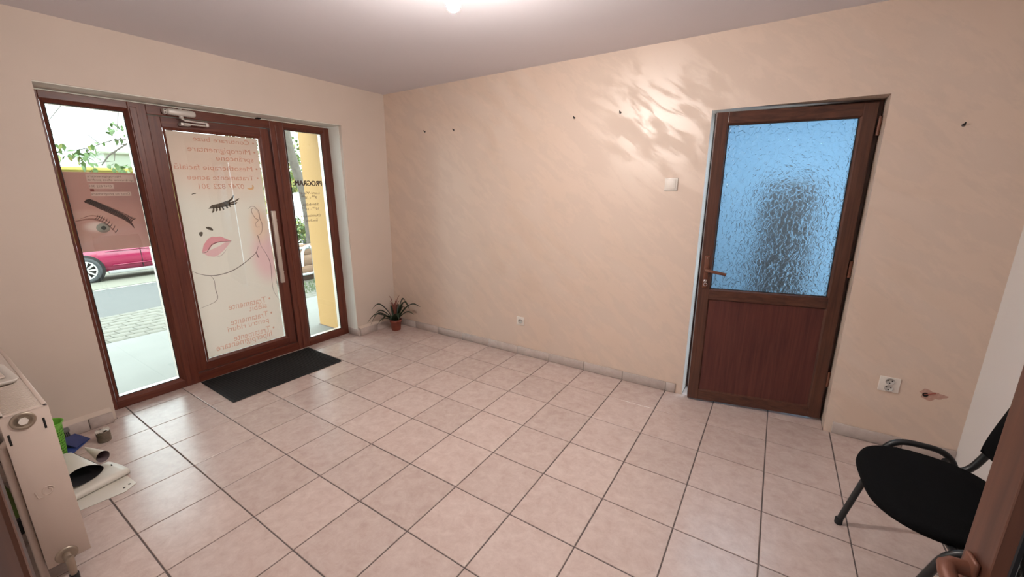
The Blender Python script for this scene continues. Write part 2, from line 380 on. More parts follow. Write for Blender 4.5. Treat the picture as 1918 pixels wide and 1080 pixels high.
# floor: grout bed and every tile a piece
b = MB(); b.box(-2.86, XR+0.05, -5.2, 2.4, -0.06, -0.0035)
floor = obj('floor', b, MT['grout']); tag(floor, 'pinkish beige square floor tiles with dark grey joints', 'floor', kind='structure')
def tile_mesh(w_, h_, t=0.008, bev=0.0016, mat='tile'):
    m = MB(); x, y = w_/2, h_/2
    m.add([(-x,-y,-t),(x,-y,-t),(x,y,-t),(-x,y,-t),(-x,-y,-bev),(x,-y,-bev),(x,y,-bev),(-x,y,-bev),(-x+bev,-y+bev,0),(x-bev,-y+bev,0),(x-bev,y-bev,0),(-x+bev,y-bev,0)],
          [(8,9,10,11)] + [(i,(i+1)%4,4+(i+1)%4,4+i) for i in range(4)] + [(4+i,4+(i+1)%4,8+(i+1)%4,8+i) for i in range(4)])
    return m.mesh('tile', MT[mat])
_tm = {}
def tile(x0, x1, y0, y1, z=0.0, mat='tile', parent=None, g=0.0028, name='tile'):
    w_, h_ = x1-x0-2*g, y1-y0-2*g
    if w_ < 0.01 or h_ < 0.01: return
    k = (round(w_,4), round(h_,4), mat)
    if k not in _tm: _tm[k] = tile_mesh(w_, h_, mat=mat)
    o = link(name, _tm[k], parent or floor, ((x0+x1)/2 + rnd.uniform(-.0004,.0004), (y0+y1)/2 + rnd.uniform(-.0004,.0004), z + rnd.uniform(-.0004,.0002)))
    return o
rows = [-0.328 - T*j for j in range(0, 10)]
yb = [0.005] + rows
for j in range(9):
    y1, y0 = yb[j], yb[j+1]
    for k in range(-8, 6):
        x0, x1 = k*T, (k+1)*T
        x1 = min(x1, XR)
        tile(x0, x1, max(y0, -2.99), min(y1, 0.0))
# threshold strip in the entrance opening, tiles through both doorways
for y0, y1 in ((-0.66, OY1), (-0.993, -0.66), (-1.326, -0.993), (-1.659, -1.326), (-1.993, -1.659), (-2.324, -1.993), (OY0, -2.324)):
    tile(XF-0.02, -8*T, y0, y1)
for x0, x1 in ((DX0, 2*T), (2*T, 3*T), (3*T, DX1)):
    tile(x0, x1, 0.0, 0.338)
for x0, x1 in ((HX0, 2*T), (2*T, 3*T), (3*T, HX1)):
    tile(x0, x1, -3.325, -2.992)

# tiled skirtings
def skirting(name, label, pieces, along, front, back, h=0.075):
    root = thing(name, label, 'skirting', kind='structure')
    for a0, a1 in pieces:
        m = MB(); hh = h + rnd.uniform(-.002,.002); d = rnd.uniform(-.001,.001)
        if along == 'x': m.rbox(a0+.0015, a1-.0015, front+d, back, 0.001, hh, 0.0025, 1)
        else: m.rbox(min(front+d, back), max(front+d, back), a0+.0015, a1-.0015, 0.001, hh, 0.0025, 1)
        c = Vector(((a0+a1)/2, (front+back)/2, 0)) if along == 'x' else Vector(((front+back)/2, (a0+a1)/2, 0))
        for v in m.v: v -= c
        obj('tile', m, MT['skirt'], root, c)
    return root
xs = [-2.62] + [k*T for k in range(-7, 2)] + [0.405]
skirting('baseboard_back', 'row of low greyish tiles along the foot of the pearly wall', list(zip(xs[:-1], xs[1:])) + [(1.338, 5*T), (5*T, XR)], 'x', -0.012, 0.0)
ys = [OY1+0.008, -0.29, -0.014]
skirting('baseboard_left', 'thick tile skirting on both sides of the entrance', list(zip(ys[:-1], ys[1:])) + [(-2.54, -2.425), (-2.873, -2.54), (-2.98, -2.873)], 'y', -2.62, -2.675)
skirting('trim_1', 'short skirting tile in the entrance reveal', [(-2.80, -2.62)], 'x', OY1-0.014, OY1+0.004, 0.07)
b = MB()   # rough plaster ledge above the left skirting
for y0, y1 in ((OY1+.01, -0.002), (-2.98, OY0-.02)):
    b.prism([(-2.675, 0.072), (-2.6235, 0.0755), (-2.652, 0.086), (-2.675, 0.093)], y0, y1, 'y')
tag(obj('trim_2', b, MT['cream'], bevel=0.004), 'rough plaster ledge on top of the thick skirting', 'trim', kind='structure')

# ------------------------------------------------------------------ hall behind the camera, back room behind the inner door
b = MB(); b.box(-1.0, 2.6, -5.2, -5.1, -0.1, 2.5); b.box(-1.1, -1.0, -5.2, -3.1, -0.1, 2.5); b.box(2.5, 2.6, -5.2, -3.1, -0.1, 2.5)
tag(obj('wall_hall', b, MT['white_wall']), 'white walls of the hall behind the doorway', 'wall', kind='structure')
b = MB(); b.box(XR, 2.6, -5.2, YF-0.1, ZC, ZC+0.1)
tag(obj('trim_3', b, MT['ceiling']), 'ceiling strip of the hall behind the doorway', 'ceiling', kind='structure')
b = MB(); b.box(-0.3, -0.2, 0.24, 2.4, -0.1, 2.6); b.box(2.2, 2.3, 0.24, 2.4, -0.1, 2.6); b.box(-0.3, 2.3, 2.3, 2.4, -0.1, 2.6); b.box(-0.3, 2.3, 0.24, 2.4, 2.5, 2.6); b.box(-0.2, DX0-0.02, 0.24, 0.25, 0, 2.5); b.box(DX1+0.02, 2.2, 0.24, 0.25, 0, 2.5)
tag(obj('wall_back_room', b, MT['bluewall']), 'pale blue room behind the frosted door', 'wall', kind='structure')
def area(name, loc, rot, sx, sy, watts, col):
    d = bpy.data.lights.new(name, 'AREA'); d.shape = 'RECTANGLE'; d.size = sx; d.size_y = sy; d.energy = watts; d.color = col
    o = bpy.data.objects.new(name, d); COL.objects.link(o); o.location = loc; o.rotation_euler = rot; return o
area('hall_fill_light', (0.8, -4.2, 2.36), (0,0,0), 0.6, 0.6, HALL_WATTS, (1.0, 0.95, 0.92))  # unseen area light added behind the camera as soft fill
area('back_room_lamp', (0.75, 1.0, 2.46), (0,0,0), 1.2, 0.3, BACK_ROOM_WATTS, (0.70, 0.88, 1.0))
area('back_room_window_light', (2.17, 0.95, 1.15), (0, -PI/2, 0), 2.1, 1.3, BACK_WINDOW_WATTS, (0.66, 0.86, 1.0)).rotation_euler = (0, PI/2, 0)
cab = thing('cabinet', 'tall grey-brown cabinet blurred behind the frosted door glass', 'cabinet', (0.95, 1.35, 0))
b = MB(); b.rbox(-0.2, 0.2, -0.2, 0.2, 0.0, 1.55, 0.01); obj('body', b, MT['greycabinet'], cab)
b = MB(); b.rbox(-0.19, -0.005, -0.215, -0.2, 0.06, 1.53, 0.004); obj('door', b, MT['greycabinet'], cab)
b = MB(); b.rbox(0.005, 0.19, -0.215, -0.2, 0.06, 1.53, 0.004); obj('door', b, MT['greycabinet'], cab)
# ------------------------------------------------------------------ text and flat print helpers
def text_mesh(txt, bold=0.0, shear=0.0):
    cu = bpy.data.curves.new('lettering', 'FONT'); cu.body = txt; cu.offset = bold; cu.shear = shear; cu.resolution_u = 3
    o = bpy.data.objects.new('lettering', cu); COL.objects.link(o)
    dg = bpy.context.evaluated_depsgraph_get(); me = bpy.data.meshes.new_from_object(o.evaluated_get(dg))
    bpy.data.objects.remove(o); return me
def window_text(txt, y_start, z_base, width, height, mat, parent, x, bold=0.0, cap_ref=None):
    """lettering on the outside of the glass, read from the street (so mirrored from indoors)"""
    me = text_mesh(txt, bold)
    xs_ = [v.co.x for v in me.vertices]; x0, x1 = min(xs_), max(xs_)
    sx = width/(x1-x0); sz = height/0.73
    for v in me.vertices:
        px, pz = (v.co.x-x0)*sx, v.co.y*sz
        v.co = (x, y_start - px, z_base + pz)
    # one object per word: cut where the gap between glyphs is wide
    bm = bmesh.new(); bm.from_mesh(me); bpy.data.meshes.remove(me); bm.verts.ensure_lookup_table()
    spans = sorted((-max(v.co.y for v in f.verts), -min(v.co.y for v in f.verts)) for f in bm.faces)
    words = []
    for a0, a1 in spans:
        if words and a0 - words[-1][1] < 0.22*height/0.73: words[-1][1] = max(words[-1][1], a1)
        else: words.append([a0, a1])
    for a0, a1 in words:
        m = MB(); ids = {}; vv = []; ff = []
        for f in bm.faces:
            c = -f.calc_center_median().y
            if a0 - 1e-6 <= c <= a1 + 1e-6:
                for v in f.verts:
                    if v.index not in ids: ids[v.index] = len(vv); vv.append(v.co.copy())
                ff.append([ids[v.index] for v in f.verts])
        m.add(vv, ff); link('lettering', m.mesh('lettering', mat, fix=False), parent)
    bm.free()
def flat(poly, x, mat, parent, name, th=0.0003):
    m = MB(); m.add([(x, p[0], p[1]) for p in poly], [list(range(len(poly)))]); me = m.mesh(name, mat)
    return link(name, me, parent)
def stroke(pts, wd, x, mat, parent, name, closed=False):
    """a drawn line of varying width in the plane x = const"""
    P = [Vector((p[0], p[1])) for p in pts]
    # Catmull-Rom smoothing
    Q = []; n = len(P)
    for i in range(n-1):
        p0, p1, p2, p3 = P[max(i-1,0)], P[i], P[i+1], P[min(i+2,n-1)]
        for k in range(5):
            t = k/5; Q.append(0.5*((2*p1)+(p2-p0)*t+(2*p0-5*p1+4*p2-p3)*t*t+(3*p1-p0-3*p2+p3)*t**3))
    Q.append(P[-1]); m = MB(); k = len(Q); vs_ = []
    for i, q in enumerate(Q):
        t = (Q[min(i+1,k-1)]-Q[max(i-1,0)])
        if t.length < 1e-9: t = Vector((1,0))
        t.normalize(); nn = Vector((-t.y, t.x)); f = wd*(0.35+0.65*math.sin(PI*min(1,max(0,i/(k-1))))) / 2
        a, b_ = q+nn*f, q-nn*f; vs_ += [(x, a.x, a.y), (x, b_.x, b_.y)]
    m.add(vs_, [(2*i, 2*i+1, 2*i+3, 2*i+2) for i in range(k-1)])
    return link(name, m.mesh(name, mat), parent)

# ------------------------------------------------------------------ entrance: frame, sidelights, glazed leaf
def ring(mb, x0, x1, y0, y1, z0, z1, w_, wt=None, wb=None):
    """rectangular frame in a plane x = const"""
    wt = w_ if wt is None else wt; wb = w_ if wb is None else wb
    mb.box(x0, x1, y0, y0+w_, z0, z1); mb.box(x0, x1, y1-w_, y1, z0, z1)
    mb.box(x0, x1, y0+w_, y1-w_, z1-wt, z1); mb.box(x0, x1, y0+w_, y1-w_, z0, z0+wb)
def bead(mb, x0, x1, y0, y1, z0, z1, d):
    """sloped glazing bead: from outer edge at x1 (room side) to inner edge at x0"""
    A = [(x1,y0-d,z0-d),(x1,y1+d,z0-d),(x1,y1+d,z1+d),(x1,y0-d,z1+d)]; B_ = [(x0,y0,z0),(x0,y1,z0),(x0,y1,z1),(x0,y0,z1)]
    mb.add(A+B_, [(i,(i+1)%4,4+(i+1)%4,4+i) for i in range(4)])
FY0, FY1, FZ1 = -2.400, -0.516, 2.056
GLL = (-2.343, -1.989, 0.077, 1.992)    # left glass
GLR = (-0.930, -0.588, 0.072, 2.000)    # right glass
LEAF = (-1.874, -1.063, 0.075, 1.993)
DGL = (-1.780, -1.154, 0.161, 1.903)
entr = thing('door_1', 'brown entrance frame with glazed poster door between two narrow side windows', 'door', (0,0,0), kind='structure')
b = MB()
b.box(XF-0.07, XF, FY0, GLL[0]-0.02, 0, FZ1); b.box(XF-0.07, XF, GLR[1]+0.02, FY1, 0, FZ1)
for y0, y1 in ((GLL[1]+0.02, LEAF[0]), (LEAF[1], GLR[0]-0.02)):
    b.box(XF-0.07, XF, y0, y1, 0, FZ1)
obj('frame', b, MT['wood'], entr, bevel=0.003)
b = MB()
for y0, y1, zb, zt in ((GLL[0]-0.02, GLL[1]+0.02, GLL[2]-0.02, GLL[3]+0.02), (LEAF[0], LEAF[1], LEAF[2], LEAF[3]), (GLR[0]-0.02, GLR[1]+0.02, GLR[2]-0.02, GLR[3]+0.02)):
    b.box(XF-0.07, XF-0.0005, y0, y1, 0, zb); b.box(XF-0.07, XF-0.0005, y0, y1, zt, FZ1)
obj('rail', b, MT['wood_h'], entr, bevel=0.003)
# thin vertical grooves on the mullions
b = MB(); b.box(XF-0.001, XF+0.006, -1.962, -1.925, 0.03, FZ1-0.03); b.box(XF-0.001, XF+0.005, -1.02, -0.985, 0.03, FZ1-0.03)
obj('mullion_cover', b, MT['wood'], entr, bevel=0.004)
for G in (GLL, GLR):
    m = MB(); bead(m, XF-0.022, XF-0.001, G[0], G[1], G[2], G[3], 0.02); obj('bead', m, MT['wood'], entr)
    m = MB(); ring(m, XF-0.026, XF-0.0215, G[0]-0.002, G[1]+0.002, G[2]-0.002, G[3]+0.002, 0.006); obj('gasket', m, MT['gasket'], entr)
    m = MB(); m.box(XF-0.03, XF-0.026, G[0]-0.01, G[1]+0.01, G[2]-0.01, G[3]+0.01); obj('pane', m, MT['glass'], entr)
    m = MB(); ring(m, XF-0.07, XF-0.03, G[0]-0.001, G[1]+0.001, G[2]-0.001, G[3]+0.001, 0.004); obj('spacer', m, MT['alu'], entr)
lx = XF-0.02
leaf = MB(); y0, y1, z0, z1 = LEAF; g = 0.004
leaf.box(lx-0.055, lx, y0+g, DGL[0]-0.018, z0+g, z1-g); leaf.box(lx-0.055, lx, DGL[1]+0.018, y1-g, z0+g, z1-g)
lf = obj('leaf', leaf, MT['wood'], entr, bevel=0.003)
m = MB(); m.box(lx-0.055, lx-.0004, DGL[0]-0.018, DGL[1]+0.018, z0+g, DGL[2]-0.018); m.box(lx-0.055, lx-.0004, DGL[0]-0.018, DGL[1]+0.018, DGL[3]+0.018, z1-g)
obj('leaf_rail', m, MT['wood_h'], lf, bevel=0.003)
m = MB(); bead(m, lx-0.012, lx-0.001, DGL[0], DGL[1], DGL[2], DGL[3], 0.018); obj('bead', m, MT['wood'], lf)
m = MB(); m.box(lx-0.016, lx-0.012, DGL[0]-0.01, DGL[1]+0.01, DGL[2]-0.01, DGL[3]+0.01); obj('pane', m, MT['glass'], lf)
m = MB(); m.box(lx-0.02, lx-0.0115, DGL[1]-0.005, DGL[1]+0.001, DGL[2], DGL[3]); obj('spacer', m, MT['alu'], lf)
# pull bar, lock and closer
hd = obj('pull_handle', (lambda q: (q.rbox(-2.768, -2.748, -1.172, -1.140, 0.684, 1.314, 0.003), q)[1])(MB()), MT['alu'], entr)
hd['label'] = 'flat vertical metal pull bar'
for z in (1.235, 0.775):
    m = MB(); m.tube([(lx-0.001, -1.115, z), (-2.80, -1.118, z), (-2.768, -1.150, z)], 0.007, 8); obj('standoff', m, MT['alu'], hd)
m = MB(); m.lathe([(0.0,0.006),(0.011,0.005),(0.013,0.0)], 14, (lx, -1.108, 0.985), 'x'); lk = obj('lock_cylinder', m, MT['chrome'], entr)
m = MB(); m.box(lx+0.005, lx+0.018, -1.112, -1.104, 0.973, 0.997); obj('key', m, MT['chrome'], lk)
cl = MB()
cl.rbox(XF, XF+0.05, -1.772, -1.600, 2.000, 2.043, 0.016, 4)
clo = obj('door_closer', cl, MT['silver_paint'], entr); clo['label'] = 'silver hydraulic door closer with folded arm'
m = MB(); m.rbox(XF, XF+0.044, -1.792, -1.770, 2.002, 2.040, 0.008); obj('end_cap', m, MT['silver_paint'], clo)
m = MB()
for z in (2.013, 2.029): m.lathe([(0.0,0.0008),(0.0045,0.0008),(0.0045,0.0)], 10, (XF+0.044, -1.782, z), 'x')
obj('screw', m, MT['hole'], clo)
m = MB(); m.lathe([(0.010,1.990),(0.010,2.05),(0.0,2.05)], 14, (XF+0.03, -1.690, 0)); m.lathe([(0.0,1.985),(0.013,1.985),(0.013,2.000)], 14, (XF+0.03, -1.690, 0)); obj('spindle', m, MT['silver_paint'], clo)
m = MB(); m.tube([(XF+0.03, -1.690, 1.985), (XF+0.035, -1.672, 1.972), (XF+0.05, -1.60, 1.968), (XF+0.06, -1.545, 1.966)], 0.006, 8)
m.rbox(XF+0.03, XF+0.05, -1.685, -1.540, 1.944, 1.954, 0.003); m.rbox(XF+0.03, XF+0.066, -1.556, -1.536, 1.942, 1.966, 0.004)
obj('arm', m, MT['silver_paint'], clo)
m = MB(); m.rbox(lx, XF+0.034, -1.70, -1.64, 1.938, 1.958, 0.003); obj('bracket', m, MT['silver_paint'], clo)
m = MB(); m.rbox(XF-0.02, XF+0.012, -1.162, -1.130, 2.057, OZ-0.006, 0.002); obj('door_contact', m, MT['hole'], entr)

# films on the glass -------------------------------------------------
XD = lx-0.0165          # outside face of the door pane
door_film = thing('window_poster', 'tall pale poster of a lip and lash drawing filling the entrance door glass', 'poster', (0,0,0))
m = MB(); m.box(XD-0.0022, XD-0.0016, DGL[0]+0.002, DGL[1]-0.012, DGL[2]+0.001, DGL[3]-0.001)
FILM = print_film('pale_print', (0.72, 0.635, 0.585), [(-1.45, 1.80, 0.75, 0.50, (0.72, 0.575, 0.51)), (-1.21, 0.93, 0.17, 0.30, (0.72, 0.535, 0.525)), (-1.24, 1.20, 0.10, 0.20, (0.72, 0.56, 0.48))], 0.5)
obj('sheet', m, FILM, door_film)
xp = XD-0.0013
INK = ink('salmon_ink', (0.92, 0.60, 0.53)); INK_L = ink('orange_ink', (0.95, 0.70, 0.45))
PINK = ink('pink_ink', (0.95, 0.52, 0.62)); PINKL = ink('light_pink_ink', (1.0, 0.72, 0.80))
DARK = ink('dark_ink', (0.20, 0.17, 0.15)); LINE = ink('line_ink', (0.42, 0.36, 0.38)); SHADE = ink('shade_ink', (0.80, 0.74, 0.76))
def blob(cy, cz, ry, rz, n=28): return [(cy+ry*math.cos(2*PI*i/n), cz+rz*math.sin(2*PI*i/n)) for i in range(n)]
lines = [('• Conturare buze', -1.188, 1.847, 0.430, 0.036), ('• Micropigmentare', -1.188, 1.771, 0.475, 0.042), ('sprâncene', -1.214, 1.713, 0.272, 0.042),
         ('• Mesotherapie facială', -1.190, 1.639, 0.575, 0.040), ('• Tratamente acnee', -1.192, 1.566, 0.505, 0.040), ('0747 822 301', -1.316, 1.498, 0.318, 0.040),
         ('• Tratamente', -1.240, 0.518, 0.336, 0.056), ('slăbit', -1.279, 0.468, 0.146, 0.050), ('• Tratamente', -1.242, 0.385, 0.338, 0.056), ('pentru riduri', -1.281, 0.334, 0.330, 0.048),
         ('• Tratamente', -1.242, 0.243, 0.335, 0.057), ('hiperpigmentare', -1.272, 0.199, 0.442, 0.056)]
for t, ys_, zb, wd, h in lines:
    window_text(t, ys_, zb, wd, h, INK, door_film, xp, 0.0)
# telephone receiver sign
stroke([(-1.250,1.530),(-1.246,1.512),(-1.256,1.500),(-1.275,1.497),(-1.292,1.504)], 0.016, xp, INK_L, door_film, 'phone_symbol')
lips = [(-1.691,1.016),(-1.671,1.073),(-1.634,1.118),(-1.602,1.132),(-1.584,1.127),(-1.547,1.127),(-1.506,1.102),(-1.473,1.084),(-1.529,1.083),(-1.566,1.083),(-1.612,1.065),(-1.644,1.028)]
flat(lips, xp, PINK, door_film, 'upper_lip')
flat([(-1.691,1.016),(-1.650,1.022),(-1.604,1.038),(-1.564,1.052),(-1.529,1.073),(-1.478,1.080),(-1.5,1.054),(-1.538,1.015),(-1.582,0.981),(-1.614,0.971),(-1.655,0.983),(-1.679,1.004)], xp, PINKL, door_film, 'lower_lip')
stroke([(-1.690,1.012),(-1.656,1.018),(-1.618,1.067),(-1.566,1.084),(-1.520,1.082),(-1.473,1.083)], 0.006, xp+0.0004, LINE, door_film, 'drawn_line')
stroke([(-1.600,0.968),(-1.56,0.978),(-1.52,1.02)], 0.006, xp+0.0004, SHADE, door_film, 'drawn_line')
flat([(-1.637,1.208),(-1.614,1.208),(-1.596,1.198),(-1.590,1.187),(-1.592,1.176),(-1.618,1.185),(-1.634,1.198)], xp, DARK, door_film, 'nostril')
flat([(-1.686,1.171),(-1.67,1.175),(-1.661,1.169),(-1.667,1.145),(-1.679,1.138),(-1.689,1.151)], xp, DARK, door_film, 'nostril')
flat([(-1.597,1.346),(-1.570,1.374),(-1.520,1.384),(-1.467,1.402),(-1.434,1.412),(-1.440,1.372),(-1.473,1.359),(-1.521,1.350),(-1.563,1.348)], xp, DARK, door_film, 'eyelash')
for a, b_ in (((-1.45,1.40),(-1.404,1.447)),((-1.45,1.385),(-1.367,1.421)),((-1.45,1.378),(-1.385,1.390)),((-1.56,1.36),(-1.577,1.315)),((-1.54,1.36),(-1.548,1.325)),((-1.52,1.36),(-1.522,1.328)),((-1.50,1.36),(-1.497,1.334)),((-1.475,1.37),(-1.462,1.345)),((-1.455,1.375),(-1.435,1.358))):
    mid = ((a[0]+b_[0])/2+0.004, (a[1]+b_[1])/2-0.006)
    stroke([a, mid, b_], 0.013, xp+0.0002, DARK, door_film, 'eyelash')
stroke([(-1.69,1.455),(-1.676,1.462),(-1.66,1.462)], 0.006, xp, DARK, door_film, 'drawn_line')
for pts, wd in (([(-1.311,1.336),(-1.28,1.354),(-1.253,1.344),(-1.23,1.306),(-1.23,1.254),(-1.219,1.207),(-1.222,1.162),(-1.238,1.125),(-1.263,1.113)], 0.005),
                ([(-1.228,1.269),(-1.249,1.329),(-1.276,1.338),(-1.287,1.309),(-1.266,1.256),(-1.243,1.239),(-1.269,1.211),(-1.266,1.181),(-1.241,1.182)], 0.004),
                ([(-1.265,1.108),(-1.254,1.022),(-1.215,0.93),(-1.196,0.839),(-1.205,0.694),(-1.202,0.602),(-1.169,0.519)], 0.004),
                ([(-1.776,0.88),(-1.729,0.848),(-1.657,0.825),(-1.587,0.823),(-1.503,0.84),(-1.422,0.879),(-1.336,0.936),(-1.296,0.973),(-1.276,1.019)], 0.007),
                ([(-1.665,0.826),(-1.645,0.787),(-1.645,0.706),(-1.641,0.643),(-1.669,0.608),(-1.771,0.581)], 0.005),
                ([(-1.300,0.97),(-1.293,0.94),(-1.285,0.915)], 0.009), ([(-1.268,1.113),(-1.264,1.09),(-1.258,1.05)], 0.007)):
    stroke(pts, wd, xp+0.0002, LINE, door_film, 'drawn_line')

# eye photograph on the left side window
XS = XF-0.031
eye_film = thing('window_poster', 'brownish see-through poster of an eye and eyebrow on the left side window', 'poster')
m = MB(); m.box(XS-0.0020, XS-0.0014, GLL[0]+0.002, GLL[1]-0.004, 1.098, 1.600)
obj('sheet', m, print_film('skin_print', (0.42, 0.215, 0.185), [(-2.20, 1.05, 0.40, 0.30, (0.47, 0.285, 0.245)), (-2.27, 1.33, 0.16, 0.05, (0.47, 0.27, 0.23)), (-2.05, 1.50, 0.20, 0.16, (0.36, 0.175, 0.155)), (-2.122, 1.564, 0.118, 0.0245, (0.50, 0.335, 0.29)), (-2.175, 1.512, 0.060, 0.015, (0.50, 0.335, 0.29)), (-2.135, 1.464, 0.100, 0.0135, (0.50, 0.335, 0.29)), (-2.24, 1.255, 0.085, 0.045, (0.56, 0.41, 0.37))], 0.5, 0.10), eye_film)
xe = XS-0.0012
SK_D = ink('brown_hair_ink', (0.22, 0.17, 0.16)); SK_M = ink('crease_ink', (0.62, 0.50, 0.48))
WHT = film('eye_white_print', (0.66, 0.54, 0.50), 0.8, 0.2); IRIS = ink('grey_iris_ink', (0.50, 0.62, 0.60)); PUP = ink('pupil_ink', (0.20, 0.20, 0.20))
LBL = film('label_print', (0.66, 0.50, 0.44), 0.8, 0.2); LTX = ink('label_text', (0.45, 0.38, 0.36))
flat([(-2.276,1.416),(-2.262,1.430),(-2.243,1.432),(-2.215,1.415),(-2.186,1.393),(-2.155,1.372),(-2.128,1.352),(-2.100,1.325),(-2.077,1.299),(-2.062,1.26),(-2.058,1.229),(-2.075,1.26),(-2.1,1.289),(-2.156,1.331),(-2.207,1.366),(-2.245,1.395)], xe, SK_D, eye_film, 'eyebrow')
for i in range(26):
    t = i/25; y = -2.27+t*0.20; z = 1.42-t*0.115-0.02*t*t
    stroke([(y, z-0.012), (y+0.012, z+0.006), (y+0.030, z+0.012)], 0.007, xe+0.0002, SK_D, eye_film, 'eyebrow_hair')
flat(blob(-2.214, 1.246, 0.034, 0.031), xe+0.0002, IRIS, eye_film, 'iris')
flat(blob(-2.212, 1.246, 0.013, 0.013), xe+0.0004, PUP, eye_film, 'pupil')
stroke([(-2.335,1.296),(-2.29,1.305),(-2.25,1.305),(-2.215,1.288),(-2.185,1.258),(-2.160,1.215)], 0.012, xe+0.0003, SK_M, eye_film, 'eyelid')
stroke([(-2.31,1.31),(-2.26,1.328),(-2.215,1.315),(-2.175,1.275)], 0.006, xe+0.0003, SK_M, eye_film, 'eyelid')
for i in range(9):
    t = i/8; y = -2.245+0.08*t; z = 1.303-0.085*t*t-0.01*t
    stroke([(y, z), (y+0.012, z+0.012), (y+0.020, z+0.028)], 0.004, xe+0.0005, SK_D, eye_film, 'eyelash')
flat([(-2.233,1.480),(-2.215,1.480),(-2.215,1.497),(-2.233,1.497)], xe, ink('maroon_ink', (0.55,0.30,0.30)), eye_film, 'label_square')
for t, ys_, zb, wd, h in (('Micropigmentare', -2.070, 1.569, 0.162, 0.014), ('sprâncene efect pudrat', -2.010, 1.547, 0.225, 0.014), ('0747 822 301', -2.127, 1.507, 0.104, 0.015), ('Doar cu programare', -2.044, 1.458, 0.188, 0.015)):
    window_text(t, ys_, zb, wd, h, LTX, eye_film, xe+0.0005, 0.0)
# opening hours on the right side window
hours = thing('opening_hours', 'brown opening hours lettering stuck on the right side window', 'lettering')
BROWN = film('brown_vinyl_letters', (0.085, 0.045, 0.04), 0.15)
xh = XF-0.0312
for t, ys_, zb, wd, h, bo in (('PROGRAM:', -0.626, 1.527, 0.275, 0.049, 0.0), ('Luni-Vineri', -0.659, 1.450, 0.218, 0.024, 0.0), ('9⁰⁰ - 18⁰⁰', -0.690, 1.407, 0.150, 0.026, 0.0),
                              ('Sâmbăta', -0.681, 1.346, 0.160, 0.024, 0.0), ('10⁰⁰ - 14⁰⁰', -0.684, 1.302, 0.165, 0.024, 0.0), ('Duminică', -0.676, 1.240, 0.172, 0.026, 0.0), ('Închis', -0.706, 1.195, 0.118, 0.026, 0.0)):
    window_text(t, ys_, zb, wd, h, BROWN, hours, xh, bo)
# heavy heading: the same letters again, a hair to either side
for dy in (-0.0030, -0.0015, 0.0015, 0.0030):
    window_text('PROGRAM:', -0.626+dy, 1.527, 0.275, 0.049, BROWN, hours, xh+abs(dy)*0.05, 0.0)
